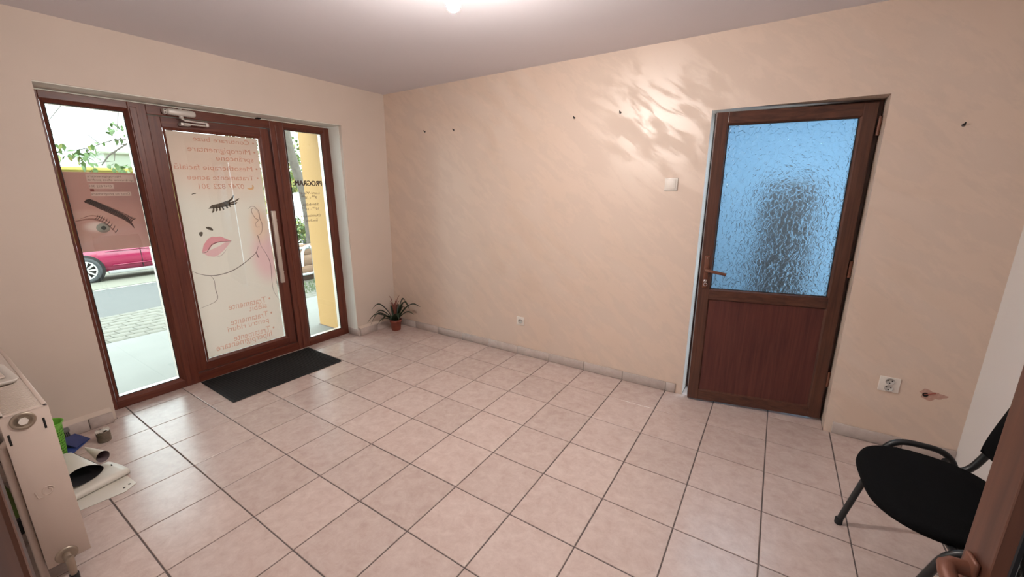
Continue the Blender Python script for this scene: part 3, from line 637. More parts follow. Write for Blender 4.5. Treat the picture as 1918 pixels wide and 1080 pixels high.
# ------------------------------------------------------------------ walnut doors with crackle glass
def half_glazed_door(parent, hinge, latch, w_, z0, z1, sag=0.0, glass=(0.845,1.872), panel=(0.105,0.735), stile=0.067, key=True, hz=0.972, up=0.093, down=0.127, neck=0.047):
    h = Vector(hinge); d = (Vector(latch)-h).normalized(); n = Vector((-d.y, d.x, 0))
    Mx = Matrix(((d.x, n.x, 0, h.x), (d.y, n.y, 0, h.y), (0, 0, 1, 0), (0,0,0,1))) @ Matrix.Rotation(sag, 4, 'Y')
    def mk():
        q = MB(); q.M = Mx; return q
    th = 0.062
    q = mk(); q.box(0, stile, -th, 0, z0, z1); q.box(w_-stile, w_, -th, 0, z0, z1)
    lf_ = obj('leaf', q, MT['wood2'], parent, bevel=0.003)
    q = mk(); q.box(stile, w_-stile, -th, -0.0004, z0, panel[0]-0.012); q.box(stile, w_-stile, -th, -0.0004, panel[1]+0.012, glass[0]-0.012); q.box(stile, w_-stile, -th, -0.0004, glass[1]+0.012, z1)
    obj('rail', q, MT['wood2_h'], lf_, bevel=0.003)
    q = mk(); q.box(stile-0.005, w_-stile+0.005, -0.05, -0.012, panel[0]-0.02, panel[1]+0.02); obj('panel', q, MT['panel'], lf_)
    for (a, c) in (panel, glass):
        q = mk(); x0, x1, dd = stile, w_-stile, 0.012
        A = [(x0-.001,-.001,a-dd),(x1+.001,-.001,a-dd),(x1+.001,-.001,c+dd),(x0-.001,-.001,c+dd)]; B_ = [(x0+dd*.6,-.012,a-dd*.4),(x1-dd*.6,-.012,a-dd*.4),(x1-dd*.6,-.012,c+dd*.4),(x0+dd*.6,-.012,c+dd*.4)]
        q.add(A+B_, [(i,(i+1)%4,4+(i+1)%4,4+i) for i in range(4)])
        obj('bead', q, MT['wood2'], lf_)
    q = mk(); x0, x1, a, c = stile+0.007, w_-stile-0.007, glass[0]-0.005, glass[1]+0.005
    for bx in ((x0-.004, x0+.004, a, c), (x1-.004, x1+.004, a, c), (x0, x1, a-.004, a+.004), (x0, x1, c-.004, c+.004)): q.box(bx[0], bx[1], -0.016, -0.0115, bx[2], bx[3])
    obj('gasket', q, MT['gasket'], lf_)
    q = mk(); q.box(x0, x1, -0.022, -0.017, a, c); obj('pane', q, MT['frost'], lf_)
    # lever handle on a long plate
    hx = w_-0.034
    q = mk(); q.rbox(hx-0.015, hx+0.015, 0.0, 0.007, hz-down, hz+up, 0.003); hp = obj('handle', q, MT['bronze'], parent); hp['label'] = 'bronze lever handle on a plate'
    q = mk(); q.tube([(hx,0.005,hz),(hx,neck-.009,hz),(hx-0.006,neck,hz-0.001),(hx-0.020,neck+.003,hz-0.003),(hx-0.115,neck+.005,hz-0.019)], [0.0115,0.0115,0.0115,0.011,0.010], 10); obj('lever', q, MT['bronze'], hp)
    q = mk(); q.lathe([(0.011,0.007),(0.011,0.010),(0.0,0.010)], 12, (hx,0,0.895), 'y'); q.box(hx-0.002, hx+0.002, 0.010, 0.024, 0.885, 0.905)
    q.lathe([(0.009,0.019),(0.012,0.019),(0.012,0.022),(0.009,0.022),(0.009,0.019)], 14, (hx-0.003,0,0.873), 'y')
    if key: obj('key', q, MT['chrome'], hp)
    for z in (hz-down+0.015, hz+up-0.015):
        q = mk(); q.lathe([(0.0,0.0085),(0.0035,0.0085),(0.0035,0.007)], 8, (hx,0,z), 'y'); obj('screw', q, MT['brass'], hp)
    return Mx
inner = thing('door_2', 'half glazed walnut brown door with crackled frosted glass, slightly ajar', 'door', kind='structure')
b = MB()
b.box(DX0+0.001, DX0+0.050, 0.162, 0.232, 0, DZ-0.001); b.box(DX1-0.050, DX1-0.001, 0.162, 0.232, 0, DZ-0.001); b.box(DX0+0.050, DX1-0.050, 0.162, 0.232, DZ-0.05, DZ-0.001)
obj('frame', b, MT['wood2'], inner, bevel=0.003)
MX2 = half_glazed_door(inner, (1.284, 0.108, 0), (0.498, -0.056, 0), 0.803, 0.019, 1.955, sag=0.006, glass=(0.845, 1.874), panel=(0.102, 0.756))
for z in (0.30, 1.02, 1.83):
    m = MB(); m.lathe([(0.009, z-0.05),(0.009, z+0.05)], 12, (1.290, 0.118, 0), close=True); m.rbox(1.284, 1.299, 0.118, 0.165, z-0.045, z+0.045, 0.002)
    obj('hinge', m, MT['bronze'], inner)
hall = thing('door_3', 'open walnut door at the right edge of the doorway, seen edge on', 'door', kind='structure')
half_glazed_door(hall, (1.252, -2.975, 0), (1.187, -2.195, 0), 0.783, 0.015, 1.96, key=False, hz=0.945, up=0.022, down=0.15, neck=0.030)
jam = thing('trim_4', 'dark brown frame of the doorway, at the bottom left corner', 'door frame', kind='structure')
b = MB(); b.box(HX0-0.07, HX0, YF-0.10, YF-0.003, 0, HZ+0.06); b.box(HX1, HX1+0.07, YF-0.10, YF+0.001, 0, HZ+0.06)
obj('jamb', b, MT['wood2'], jam, bevel=0.004)
b = MB(); b.box(HX0, HX1, YF-0.10, YF+0.001, HZ, HZ+0.06); obj('lintel', b, MT['wood2_h'], jam, bevel=0.004)

# ------------------------------------------------------------------ fittings on the back wall
sw = thing('light_switch', 'square beige light switch beside the inner door', 'switch', (0.243, 0, 1.523))
m = MB(); m.rbox(-0.043, 0.043, -0.010, 0.0, -0.043, 0.043, 0.004); obj('plate', m, MT['white_plastic'], sw)
m = MB(); m.rbox(-0.030, 0.030, -0.0135, -0.008, -0.031, 0.031, 0.002); obj('rocker', m, MT['white_plastic'], sw)
def socket_insert(m, m2, m3, cx, cz, r):
    m.lathe([(r,-0.006),(r,-0.0135),(r*0.86,-0.0135),(r*0.80,-0.0078),(0.0,-0.0078)], 24, (cx,0,cz), 'y')
    for dx, dz in ((-0.0095,0.004),(0.0095,0.004),(0.0,-0.011)):
        m2.lathe([(0.0,-0.0086),(0.0032,-0.0086),(0.0032,-0.0075)], 8, (cx+dx,0,cz+dz), 'y')
sk = thing('wall_socket', 'single white socket low on the wall near the plant', 'socket', (-0.968, 0, 0.322))
m = MB(); m.rbox(-0.040, 0.040, -0.0072, 0.0, -0.040, 0.040, 0.003); obj('plate', m, MT['white_plastic'], sk)
m = MB(); m2 = MB(); socket_insert(m, m2, None, 0, 0, 0.021); obj('insert', m, MT['socket_grey'], sk); obj('pin_hole', m2, MT['hole'], sk)
sk = thing('wall_socket', 'double white socket right of the inner door', 'socket', (1.552, 0, 0.388))
m = MB(); m.rbox(-0.046, 0.046, -0.0072, 0.0, -0.045, 0.045, 0.003); obj('plate', m, MT['white_plastic'], sk)
for dz in (0.021, -0.021):
    m = MB(); m2 = MB(); socket_insert(m, m2, None, 0.0, dz, 0.0205)
    ins = obj('insert', m, MT['socket_grey'], sk); obj('pin_hole', m2, MT['hole'], ins)
for (x, z, lab) in ((-2.055,2.031,'small wall plug nearest the corner with the entrance wall'), (-1.693,2.019,'second small wall plug along the pearly wall'), (-0.499,2.017,'bent nail in the middle of the pearly wall'), (-0.146,2.021,'nail in the shiny patch of the pearly wall'), (1.595,1.799,'lone nail right of the inner door')):
    nl = thing('wall_nail', lab, 'nail', (x, 0, z), group='nails left in the pearly wall')
    m = MB(); m.tube([(0,0.0,0),(0,-0.014,0.001),(0.001,-0.02,0.006)], 0.0035, 6); obj('shank', m, MT['hole'], nl)
    m = MB(); m.lathe([(0.008,-0.0),(0.008,-0.002),(0.0,-0.002)], 10, (0,0,-0.003), 'y'); obj('collar', m, MT['grout'], nl)
hole = thing('wall_damage', 'broken plaster patch with a dark hole right of the double socket', 'wall damage', (1.734, 0, 0.37))
m = MB()
def dmg(u, v):
    a = 2*PI*u; r = v*(0.040+0.010*math.sin(3*a+1)+0.006*math.sin(7*a)); return (r*math.cos(a)*1.25, -0.0015*(1-v)-0.0005-0.002*abs(math.sin(5*a))*v*(1-v), r*math.sin(a)*0.7)
m.grid(dmg, 24, 4); obj('patch', m, plain('broken_plaster', (0.50,0.30,0.24), 0.95, var=0.3, scale=60, bump=0.8), hole)
m = MB(); m.lathe([(0.013,-0.004),(0.011,-0.003),(0.0,-0.003)], 12, (-0.026,0,-0.002), 'y'); obj('opening', m, MT['hole'], hole)
m = MB(); m.tube([(-0.03,-0.003,-0.002),(-0.02,-0.012,0.004),(0.0,-0.010,0.014),(0.012,-0.004,0.016)], 0.003, 6); obj('wire_end', m, plain('red_wire', (0.30,0.07,0.05), 0.5), hole)

# ------------------------------------------------------------------ bare bulb
BP = Vector((-0.30, -1.60, 2.203))
bulb = thing('light_bulb', 'bare glowing bulb hanging from the ceiling', 'light bulb', BP)
m = MB(); m.lathe([(0.0,-0.031)]+[(0.0265*math.sin(a), -0.004-0.027*math.cos(a)) for a in [PI*k/16 for k in range(1,9)]]+[(0.0265,0.006)], 28); obj('globe', m, emissive('bulb_glow', (1.0, 0.93, 0.87), BULB_STRENGTH), bulb)
m = MB(); m.lathe([(0.0268,0.006),(0.024,0.026),(0.0165,0.048),(0.0145,0.060)], 24); obj('housing', m, MT['white_plastic'], bulb)
m = MB(); m.lathe([(0.0145,0.060)]+[(0.0138+0.0012*(k%2),0.060+k*0.003) for k in range(1,9)]+[(0.010,0.088)], 20); obj('screw_cap', m, MT['chrome'], bulb)
m = MB(); m.lathe([(0.022,0.066),(0.022,0.118),(0.010,0.130),(0.004,0.132)], 20); obj('lamp_holder', m, MT['black_metal'], bulb)
m = MB(); m.tube([(0,0,0.13),(0.002,0,0.17),(0,0,ZC-BP.z-0.018)], 0.0032, 8); obj('cord', m, MT['white_plastic'], bulb)
m = MB(); m.lathe([(0.006,ZC-BP.z-0.03),(0.030,ZC-BP.z-0.022),(0.036,ZC-BP.z-0.0002)], 20); obj('ceiling_rose', m, MT['white_plastic'], bulb)

# ------------------------------------------------------------------ doormat
mat_o = thing('doormat', 'black rectangular doormat in front of the entrance door', 'doormat')
m = MB(); m.prism([(-2.797,-1.876),(-2.232,-1.886),(-2.219,-1.012),(-2.778,-0.990)], 0.001, 0.006, 'z'); obj('backing', m, MT['black_rubber'], mat_o, bevel=0.002)
m = MB()
for k in range(44):
    y0 = -1.868+k*0.0196
    m.rbox(-2.775+0.0003*k, -2.245+0.0003*k, y0, y0+0.0150, 0.0055, 0.0092, 0.0018, 1)
o = obj('pile_rib', m, MT['black_rubber'], mat_o); o['kind'] = 'stuff'

# ------------------------------------------------------------------ radiator
rad = thing('radiator', 'cream white panel radiator on the wall at the left edge', 'radiator')
RX0, RX1, RY0, RY1, RZ0, RZ1 = -2.42, -1.27, -2.917, -2.802, 0.086, 0.727
m = MB(); pts = []
n_fl = 34
prof = []
for k in range(n_fl*4+1):
    x = RX0+0.004+(RX1-RX0-0.008)*k/(n_fl*4); prof.append((x, RY1-0.003-0.006*(0.5-0.5*math.cos(2*PI*k/4))))
vs_ = [(x, y, z) for (x, y) in prof for z in (RZ0+0.03, RZ1-0.03)] 
m.add(vs_, [(2*i, 2*i+2, 2*i+3, 2*i+1) for i in range(len(prof)-1)], True)
m.rbox(RX0+.002, RX1-.002, RY1-0.012, RY1-0.001, RZ0, RZ0+0.034, 0.004); m.rbox(RX0+.002, RX1-.002, RY1-0.012, RY1-0.001, RZ1-0.034, RZ1-0.004, 0.004)
obj('front_panel', m, MT['white_enamel'], rad)
m = MB(); m.rbox(RX0+.002, RX1-.006, RY0, RY0+0.010, RZ0+.003, RZ1-.02, 0.004); obj('rear_panel', m, MT['white_enamel'], rad)
for x0, x1 in ((RX1-0.004, RX1), (RX0, RX0+0.004)):
    m = MB(); m.rbox(x0, x1, RY0-0.002, RY1, RZ0+0.0, RZ1-0.001, 0.0015, 1)
    sp = obj('side_cover', m, MT['white_enamel'], rad)
    if x1 == RX1:
        m = MB()
        for (y, z) in ((-2.9085,0.637), (-2.822,0.662)):
            m = MB(); m.rbox(RX1-.001, RX1+0.0012, y-0.003, y+0.003, z-0.021, z+0.021, 0.0008, 1); obj('slot', m, MT['hole'], sp)
        m = MB(); m.tube([(RX1+.0005, -2.862+0.017*math.cos(a)*(1-k*0.03), 0.400+0.020*math.sin(a)*(1-k*0.03)) for k, a in enumerate([0.3+k*0.45 for k in range(17)])], 0.0022, 6)
        m.tube([(RX1+.0005,-2.893,0.412),(RX1+.0005,-2.889,0.385),(RX1+.0005,-2.875,0.380)], 0.002, 6)
        obj('embossed_mark', m, MT['white_enamel'], sp)
m = MB(); m.rbox(RX0, RX1, RY1-0.014, RY1-0.0, RZ1-0.006, RZ1, 0.0025); m.rbox(RX0, RX1, RY0-0.002, RY0+0.012, RZ1-0.006, RZ1, 0.0025); m.rbox(RX1-0.02, RX1, RY0, RY1, RZ1-0.006, RZ1, 0.0025); m.rbox(RX0, RX0+0.02, RY0, RY1, RZ1-0.006, RZ1, 0.0025)
gr = obj('top_grille', m, MT['white_enamel'], rad)
m = MB(); m.rbox(-0.0031, 0.0031, RY0+0.010, RY1-0.012, RZ1-0.007, RZ1-0.001, 0.0012, 1); sm_ = m.mesh('slat', MT['white_enamel'])
k = 0; x = RX1-0.028
while x > RX0+0.022: link('slat', sm_, gr, (x, 0, 0)); x -= 0.0148
m = MB(); m.box(RX0+.01, RX1-.006, RY0+.011, RY1-.013, RZ0+.05, RZ1-.035)
obj('convector', m, plain('shaded_convector', (0.05,0.036,0.03), 0.8), rad)  # shade between the grille slats put into the convector's dark colour
m = MB(); m.lathe([(0.032,0.0),(0.031,0.004),(0.023,0.006),(0.022,0.001),(0.0,0.001)], 24, (RX1,-2.868,0.694), 'x'); pl = obj('plug', m, MT['brass'], rad)
m = MB(); m.lathe([(0.013,0.001),(0.013,0.010),(0.0,0.010)], 6, (RX1,-2.868,0.694), 'x', smooth=False); obj('bleed_screw', m, MT['white_plastic'], pl)
m = MB(); m.lathe([(0.032,0.0),(0.031,0.004),(0.023,0.006),(0.0,0.005)], 24, (RX1,-2.866,0.112), 'x'); vl = obj('valve', m, MT['brass'], rad)
m = MB(); m.lathe([(0.014,0.004),(0.014,0.03),(0.011,0.032),(0.011,0.05)], 14, (RX1,-2.866,0.112), 'x', close=True); m.lathe([(0.010,0.045),(0.012,0.070),(0.013,0.115),(0.009,0.125)], 14, (RX1+0.042,-2.866,0.0), close=True); obj('valve_body', m, MT['brass'], vl)
m = MB(); m.lathe([(0.012,0.0),(0.014,0.025),(0.014,0.040)], 14, (RX1+0.042,-2.866,0.005), close=True); obj('valve_cap', m, MT['black_metal'], vl)
m = MB(); m.tube([(RX1-0.05,RY0-0.012,0.02),(RX1-0.05,RY0-0.012,0.60)], 0.011, 10); m.tube([(RX1-0.05,RY0-0.012,0.60),(RX1-0.05,RY0+0.01,0.62)], 0.011, 10); obj('pipe', m, MT['white_enamel'], rad)
for x in (-1.45, -2.2):
    m = MB(); m.rbox(x-0.015, x+0.015, YF+.001, RY0+0.002, 0.18, 0.24, 0.003); m.rbox(x-0.015, x+0.015, YF+.001, YF+0.006, 0.12, 0.66, 0.002); obj('wall_bracket', m, MT['black_metal'] if x > -2 else MT['white_enamel'], rad)

# white tray lying on the radiator
tray = thing('plastic_tray', 'white plastic tray lying on the radiator grille', 'tray', (-1.765, -2.868, RZ1), math.radians(3))
def rrect(w_, h_, r, n=6):
    P = []
    for cx, cy, a0 in ((w_-r,h_-r,0),(-w_+r,h_-r,PI/2),(-w_+r,-h_+r,PI),(w_-r,-h_+r,1.5*PI)):
        for k in range(n+1): a = a0+PI/2*k/n; P.append((cx+r*math.cos(a), cy+r*math.sin(a)))
    return P
m = MB(); A = rrect(0.145,0.040,0.022); B_ = rrect(0.135,0.031,0.018); n = len(A)
m.add([(p[0],p[1],0.001) for p in B_]+[(p[0],p[1],0.017) for p in A]+[(p[0]*.985,p[1]*.95,0.019) for p in A]+[(p[0],p[1],0.004) for p in rrect(0.130,0.027,0.016)],
      [list(range(n))[::-1]]+[(i,(i+1)%n,n+(i+1)%n,n+i) for i in range(n)]+[(n+i,n+(i+1)%n,2*n+(i+1)%n,2*n+i) for i in range(n)]+[(2*n+i,2*n+(i+1)%n,3*n+(i+1)%n,3*n+i) for i in range(n)]+[[3*n+i for i in range(n)]], True)
obj('dish', m, MT['white_plastic'], tray)
m = MB(); m.rbox(-0.12, 0.05, -0.022, 0.016, 0.005, 0.014, 0.004); obj('insert', m, MT['white_enamel'], tray)
# ------------------------------------------------------------------ litter in the left corner
bin_ = thing('waste_basket', 'small lime green plastic basket between radiator and entrance wall', 'basket', (-2.318, -2.735, 0))
bz0, bh = 0.004, 0.285
m = MB(); m.lathe([(0.0,0.004),(0.036,0.004),(0.038,0.0),(0.042,0.004),(0.045,0.05),(0.056,0.232),(0.060,0.247),(0.0645,0.251),(0.066,0.247),(0.062,0.242)], 32)
m.lathe([(0.0595,0.247),(0.053,0.215),(0.041,0.05),(0.036,0.008),(0.0,0.008)], 32)
obj('tub', m, MT['green'], bin_)
m = MB()
for k in range(36):
    a = 2*PI*k/36
    for j in range(11):
        z = 0.05+j*0.016; r = 0.045+(z-0.05)*0.0604+0.0005
        c = Vector((r*math.cos(a), r*math.sin(a), z)); t = Vector((-math.sin(a), math.cos(a), 0)); n_ = Vector((math.cos(a), math.sin(a), 0))
        w2, h2 = 0.0022, 0.0045
        m.add([c-t*w2-Vector((0,0,h2))+n_*.0002, c+t*w2-Vector((0,0,h2))+n_*.0002, c+t*w2+Vector((0,0,h2))+n_*.0006, c-t*w2+Vector((0,0,h2))+n_*.0006], [(0,1,2,3)])
o = obj('perforation', m, plain('basket_hole', (0.05,0.14,0.02), 0.8), bin_); o['kind'] = 'stuff'
m = MB()
for k in range(36):
    a = 2*PI*(k+0.5)/36; c_, s_ = math.cos(a), math.sin(a)
    m.tube([(0.0453*c_,0.0453*s_,0.05),(0.0558*c_,0.0558*s_,0.228)], 0.0012, 5)
o = obj('rib', m, MT['green'], bin_); o['kind'] = 'stuff'

fol = thing('plastic_folder', 'blue plastic folder lying on the tiles beside the green basket', 'folder')
m = MB(); m.add([(-2.495,-2.568,0.003),(-2.562,-2.615,0.008),(-2.52,-2.76,0.006),(-2.375,-2.665,0.003)], [(0,1,2,3)]); obj('cover', m, MT['blue'], fol, solid=0.0025)
m = MB(); m.add([(-2.497,-2.570,0.006),(-2.560,-2.617,0.040),(-2.50,-2.70,0.055),(-2.42,-2.64,0.008)], [(0,1,2,3)]); obj('flap', m, plain('dark_blue_plastic', (0.025,0.04,0.16), 0.45), fol, solid=0.002)
br = thing('hand_brush', 'grey hand brush against the skirting behind the blue folder', 'brush', (-2.590, -2.715, 0.0), math.radians(90))
m = MB(); m.rbox(-0.085, 0.085, -0.022, 0.022, 0.058, 0.078, 0.006); obj('head', m, MT['grey'], br)
m = MB()
for i in range(22):
    for j in range(5):
        x = -0.078+i*0.0074; y = -0.016+j*0.008; m.tube([(x,y,0.058),(x*1.05+rnd.uniform(-.003,.003),y*1.3,0.002)], 0.0018, 4, caps=False)
o = obj('bristles', m, MT['grey'], br); o['kind'] = 'stuff'

can = thing('tin_can', 'little ribbed tin with crumpled foil top standing on the tiles', 'tin', (-2.395, -2.525, 0))
prof = [(0.0,0.0),(0.029,0.0)] + [(0.0315+0.0012*math.sin(k*1.6), 0.003+k*0.0024) for k in range(26)] + [(0.030,0.068)]
m = MB(); m.lathe(prof, 28); obj('body', m, MT['tin'], can)
m = MB()
def foil(u, v):
    a = 2*PI*u; r = 0.033*v; return (r*math.cos(a), r*math.sin(a), 0.070+0.005*math.sin(3*a+1)*v+0.004*math.sin(7*a)*v*v+0.003*math.cos(11*r*100))
m.grid(foil, 36, 6); obj('lid', m, MT['foil'], can)

def curled(name, label, fn, nu, nv, cat='vinyl sheet', back='vinyl'):
    t = thing(name, label, cat)
    m = MB(); m.grid(fn, nu, nv); o = obj('sheet', m, MT['vinyl'], t, solid=0.0014)
    if back != 'vinyl':
        m = MB(); m.grid(lambda u, v: fn(u, v), nu, nv)
    return t
# flat sheet with punched holes, lowest of the pile
s1 = thing('vinyl_sheet', 'flat white vinyl sheet with two eyelet holes, lowest of the pile', 'vinyl sheet', group='white vinyl sheets in the left corner')
m = MB(); m.prism([(-1.752,-2.548),(-1.716,-2.600),(-1.735,-2.785),(-2.10,-2.792),(-2.10,-2.66),(-1.905,-2.560)], 0.001, 0.0025, 'z'); obj('sheet', m, MT['vinyl'], s1)
m = MB()
for x, y in ((-1.757,-2.595),(-1.770,-2.571)): m.lathe([(0.0,0.0029),(0.0055,0.0029),(0.0055,0.0025)], 12, (x,y,0))
obj('eyelet', m, MT['hole'], s1)
# folded sheet with a rounded fold facing the room
s2 = thing('vinyl_sheet', 'folded white vinyl sheet with a rounded fold, above the flat one', 'vinyl sheet', group='white vinyl sheets in the left corner')
m = MB(); FA, FB = Vector((-1.880,-2.545,0)), Vector((-1.835,-2.79,0)); dn = Vector((-1,-0.18,0)).normalized()
def foldsheet(u, v):
    # u along the fold, v around: bottom sheet -> round nose -> top sheet
    p = FA.lerp(FB, u); L1, r = 0.20, 0.017; s = v*(2*L1+PI*r)
    if s < L1: q = p + dn*(L1-s); return (q.x, q.y, 0.004+0.002*(1-s/L1))
    if s < L1+PI*r: a = (s-L1)/r; q = p - dn*(r*math.sin(a)); return (q.x, q.y, 0.004+r-r*math.cos(a))
    d_ = s-L1-PI*r; q = p + dn*d_; return (q.x, q.y, 0.004+2*r - 0.02*(d_/L1)**2 + 0.004*math.sin(u*5))
m.grid(foldsheet, 10, 44); obj('sheet', m, MT['vinyl'], s2, solid=0.0012)
m = MB(); m.rbox(-1.992,-1.974,-2.588,-2.582,0.036,0.0375,0.0005,1); obj('slot', m, MT['hole'], s2)
# big loose roll with a dark mouth
s3 = thing('vinyl_roll', 'loose white vinyl roll with a wide dark mouth, next to the radiator', 'vinyl roll')
E0, E1 = Vector((-1.90,-2.693,0.0)), Vector((-2.225,-2.725,0.0))
def bigroll(rad_scale):
    def fn(u, v):
        a = 2*PI*v*0.97 + 0.6; c = E0.lerp(E1, u); f = 1-0.28*u
        ry, rz = 0.070*f*rad_scale, 0.034*f*rad_scale
        edge = -0.055*max(0, math.sin(a-0.5))*(1-u)
        return (c.x+edge-0.02*math.cos(a)*(1-u), c.y+ry*math.cos(a), 0.040+0.034*f+rz*math.sin(a))
    return fn
m = MB(); m.grid(bigroll(1.0), 12, 40); obj('outer_side', m, MT['vinyl'], s3)
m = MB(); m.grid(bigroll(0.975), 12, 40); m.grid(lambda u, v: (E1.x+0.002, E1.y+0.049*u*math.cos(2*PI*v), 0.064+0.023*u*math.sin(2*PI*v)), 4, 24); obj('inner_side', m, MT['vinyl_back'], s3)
# narrow cone roll
s4 = thing('vinyl_roll', 'narrow cone of rolled white vinyl lying on the bigger roll', 'vinyl roll')
G0, G1 = Vector((-2.050,-2.598,0.070)), Vector((-2.225,-2.632,0.080))
def cone(sc):
    def fn(u, v):
        a = 2*PI*v; c = G0.lerp(G1, u); r = (0.030*(1-u)+0.004)*sc; d = (G1-G0).normalized(); n1 = d.cross(Vector((0,0,1))).normalized(); n2 = n1.cross(d)
        p = c + n1*r*math.cos(a)*0.85 + n2*r*math.sin(a); return tuple(p)
    return fn
m = MB(); m.grid(cone(1.0), 8, 24); obj('outer_side', m, MT['vinyl'], s4)
m = MB(); m.grid(cone(0.95), 8, 24); obj('inner_side', m, plain('grey_lilac_inside', (0.20,0.15,0.16), 0.7), s4)
# green cloth low behind the radiator
cl_ = thing('cleaning_cloth', 'green cloth on the floor behind the radiator', 'cloth', (-2.05, -2.945, 0))
m = MB(); m.grid(lambda u, v: ((u-.5)*0.34, (v-.5)*0.05, 0.02+0.16*math.sin(PI*u)*(0.6+0.4*math.sin(9*u))*math.sin(PI*v)), 18, 8); obj('fabric', m, plain('green_cloth', (0.20,0.30,0.08), 0.9), cl_)

# ------------------------------------------------------------------ potted bromeliad
plant = thing('potted_bromeliad', 'small bromeliad with arching leaves in a reddish brown pot in the corner', 'plant', (-2.470, -0.165, 0))
m = MB(); m.lathe([(0.0,0.002),(0.043,0.002),(0.046,0.0),(0.048,0.004),(0.058,0.088),(0.063,0.090),(0.065,0.118),(0.061,0.118),(0.059,0.094),(0.055,0.092)], 28); obj('pot', m, MT['terracotta'], plant)
m = MB(); m.lathe([(0.0,0.104),(0.03,0.102),(0.0595,0.098)], 20); obj('soil', m, MT['soil'], plant)
def blade(az, reach, rise, droop, wd, mat, name, z0=0.10, twist=0.0):
    m = MB(); n = 14
    d = Vector((math.cos(az), math.sin(az), 0)); s = Vector((-math.sin(az), math.cos(az), 0)); vs_ = []
    for i in range(n+1):
        t = i/n; r = 0.012+reach*t; z = z0 + rise*math.sin(min(1.0,t*1.25)*PI/2) - droop*max(0,t-0.55)**2*5
        f = wd*(0.55+0.6*math.sin(PI*min(1,t*0.9+0.1)))*(1-t**4); c = d*r + Vector((0,0,z))
        sd = (s + Vector((0,0,twist*t))).normalized()
        vs_ += [c+sd*f+Vector((0,0,f*0.45)), c, c-sd*f+Vector((0,0,f*0.45))]
    fs = []
    for i in range(n): a = 3*i; fs += [(a,a+1,a+4,a+3),(a+1,a+2,a+5,a+4)]
    m.add(vs_, fs, True); return obj(name, m, mat, plant, solid=0.0012)
# directions seen from the doorway: screen-left is about 213 deg, screen-right about 33 deg
for az, reach, rise, droop, wd in ((236,0.225,0.215,0.06,0.011),(246,0.29,0.115,0.09,0.009),(238,0.21,0.14,0.05,0.010),(250,0.19,0.055,0.06,0.008),(242,0.25,0.12,0.12,0.009),
                                   (14,0.31,0.215,0.03,0.012),(20,0.21,0.115,0.03,0.010),(22,0.16,0.23,0.10,0.014),(52,0.12,0.25,0.10,0.014),(300,0.15,0.10,0.05,0.012),(265,0.16,0.09,0.05,0.011),(330,0.18,0.12,0.06,0.012),(120,0.10,0.17,0.06,0.012),(160,0.10,0.16,0.05,0.012),(75,0.13,0.15,0.06,0.012)):
    r_ = reach
    if az in (120,160,75): r_ = min(reach, 0.12)
    blade(math.radians(az), r_, rise, droop, wd*2.0, MT['leaf'], 'leaf')
m = MB(); m.tube([(0.0,0,0.10),(-0.002,0,0.20),(0.0,0,0.30)], [0.012,0.017,0.006], 10); obj('flower_stem', m, MT['bract'], plant)
for k in range(7):
    blade(2*PI*k/7+0.3, 0.030+0.012*(k%3), 0.10+0.012*(k%2), -0.02, 0.008, MT['bract'], 'bract', z0=0.17+0.02*(k%3)*1.0)
for az in (205, 30, 60): blade(math.radians(az), 0.045, 0.12, -0.02, 0.006, MT['bract'], 'bract', z0=0.245)
m = MB(); m.rbox(-0.045,-0.012,-0.052,-0.040,0.135,0.170,0.003); obj('plant_tag', m, plain('white_tag', (0.75,0.74,0.66), 0.5), plant)

# ------------------------------------------------------------------ black visitor chair (faces -x, seen partly behind the open door)
ch = thing('visitor_chair', 'black padded visitor chair with tubular steel legs by the white wall', 'chair', (1.478, -1.150, 0), math.radians(3.5))
SZ = 0.455
def seat_outline(n=72):
    P = []
    for k in range(n):
        a = 2*PI*k/n; ca, sa = math.cos(a), math.sin(a); e = 2/3.0
        x = 0.205*math.copysign(abs(ca)**e, ca); y = 0.262*math.copysign(abs(sa)**e, sa)
        if x > 0: y *= 1-0.14*(x/0.205)
        else: y *= 1-0.10*(-x/0.205)**2
        P.append((x, y))
    return P
P = seat_outline(); n = len(P); m = MB(); layers = [(0.90,-0.040),(0.97,-0.036),(1.0,-0.020),(0.985,-0.006),(0.93,0.001),(0.6,0.006),(0.25,0.008)]
vs_ = [(x*s, y*s, SZ+dz - (0.012*max(0,(-x*s-0.12)/0.09)**2)) for s, dz in layers for x, y in P]
m.add(vs_, [list(range(n))[::-1]] + [(i*n+j, i*n+(j+1)%n, (i+1)*n+(j+1)%n, (i+1)*n+j) for i in range(len(layers)-1) for j in range(n)] + [[(len(layers)-1)*n+j for j in range(n)]], True)
obj('seat', m, MT['black_fabric'], ch)
m = MB(); m.add([(x*.86, y*.86, SZ-0.040) for x, y in P]+[(x*.82, y*.82, SZ-0.052) for x, y in P], [list(range(n))[::-1],[n+i for i in range(n)]]+[(i,(i+1)%n,n+(i+1)%n,n+i) for i in range(n)]); obj('seat_shell', m, MT['black_metal'], ch)
def arc_path(pts, r=0.05, n=6):
    """round the corners of a polyline"""
    pts = [Vector(p) for p in pts]; out = [pts[0]]
    for i in range(1, len(pts)-1):
        a = (pts[i-1]-pts[i]); b_ = (pts[i+1]-pts[i]); ra = min(r, a.length*0.45, b_.length*0.45); A = pts[i]+a.normalized()*ra; B_ = pts[i]+b_.normalized()*ra
        for k in range(n+1): t = k/n; out.append(A*(1-t)**2+pts[i]*2*t*(1-t)+B_*t*t)
    out.append(pts[-1]); return out
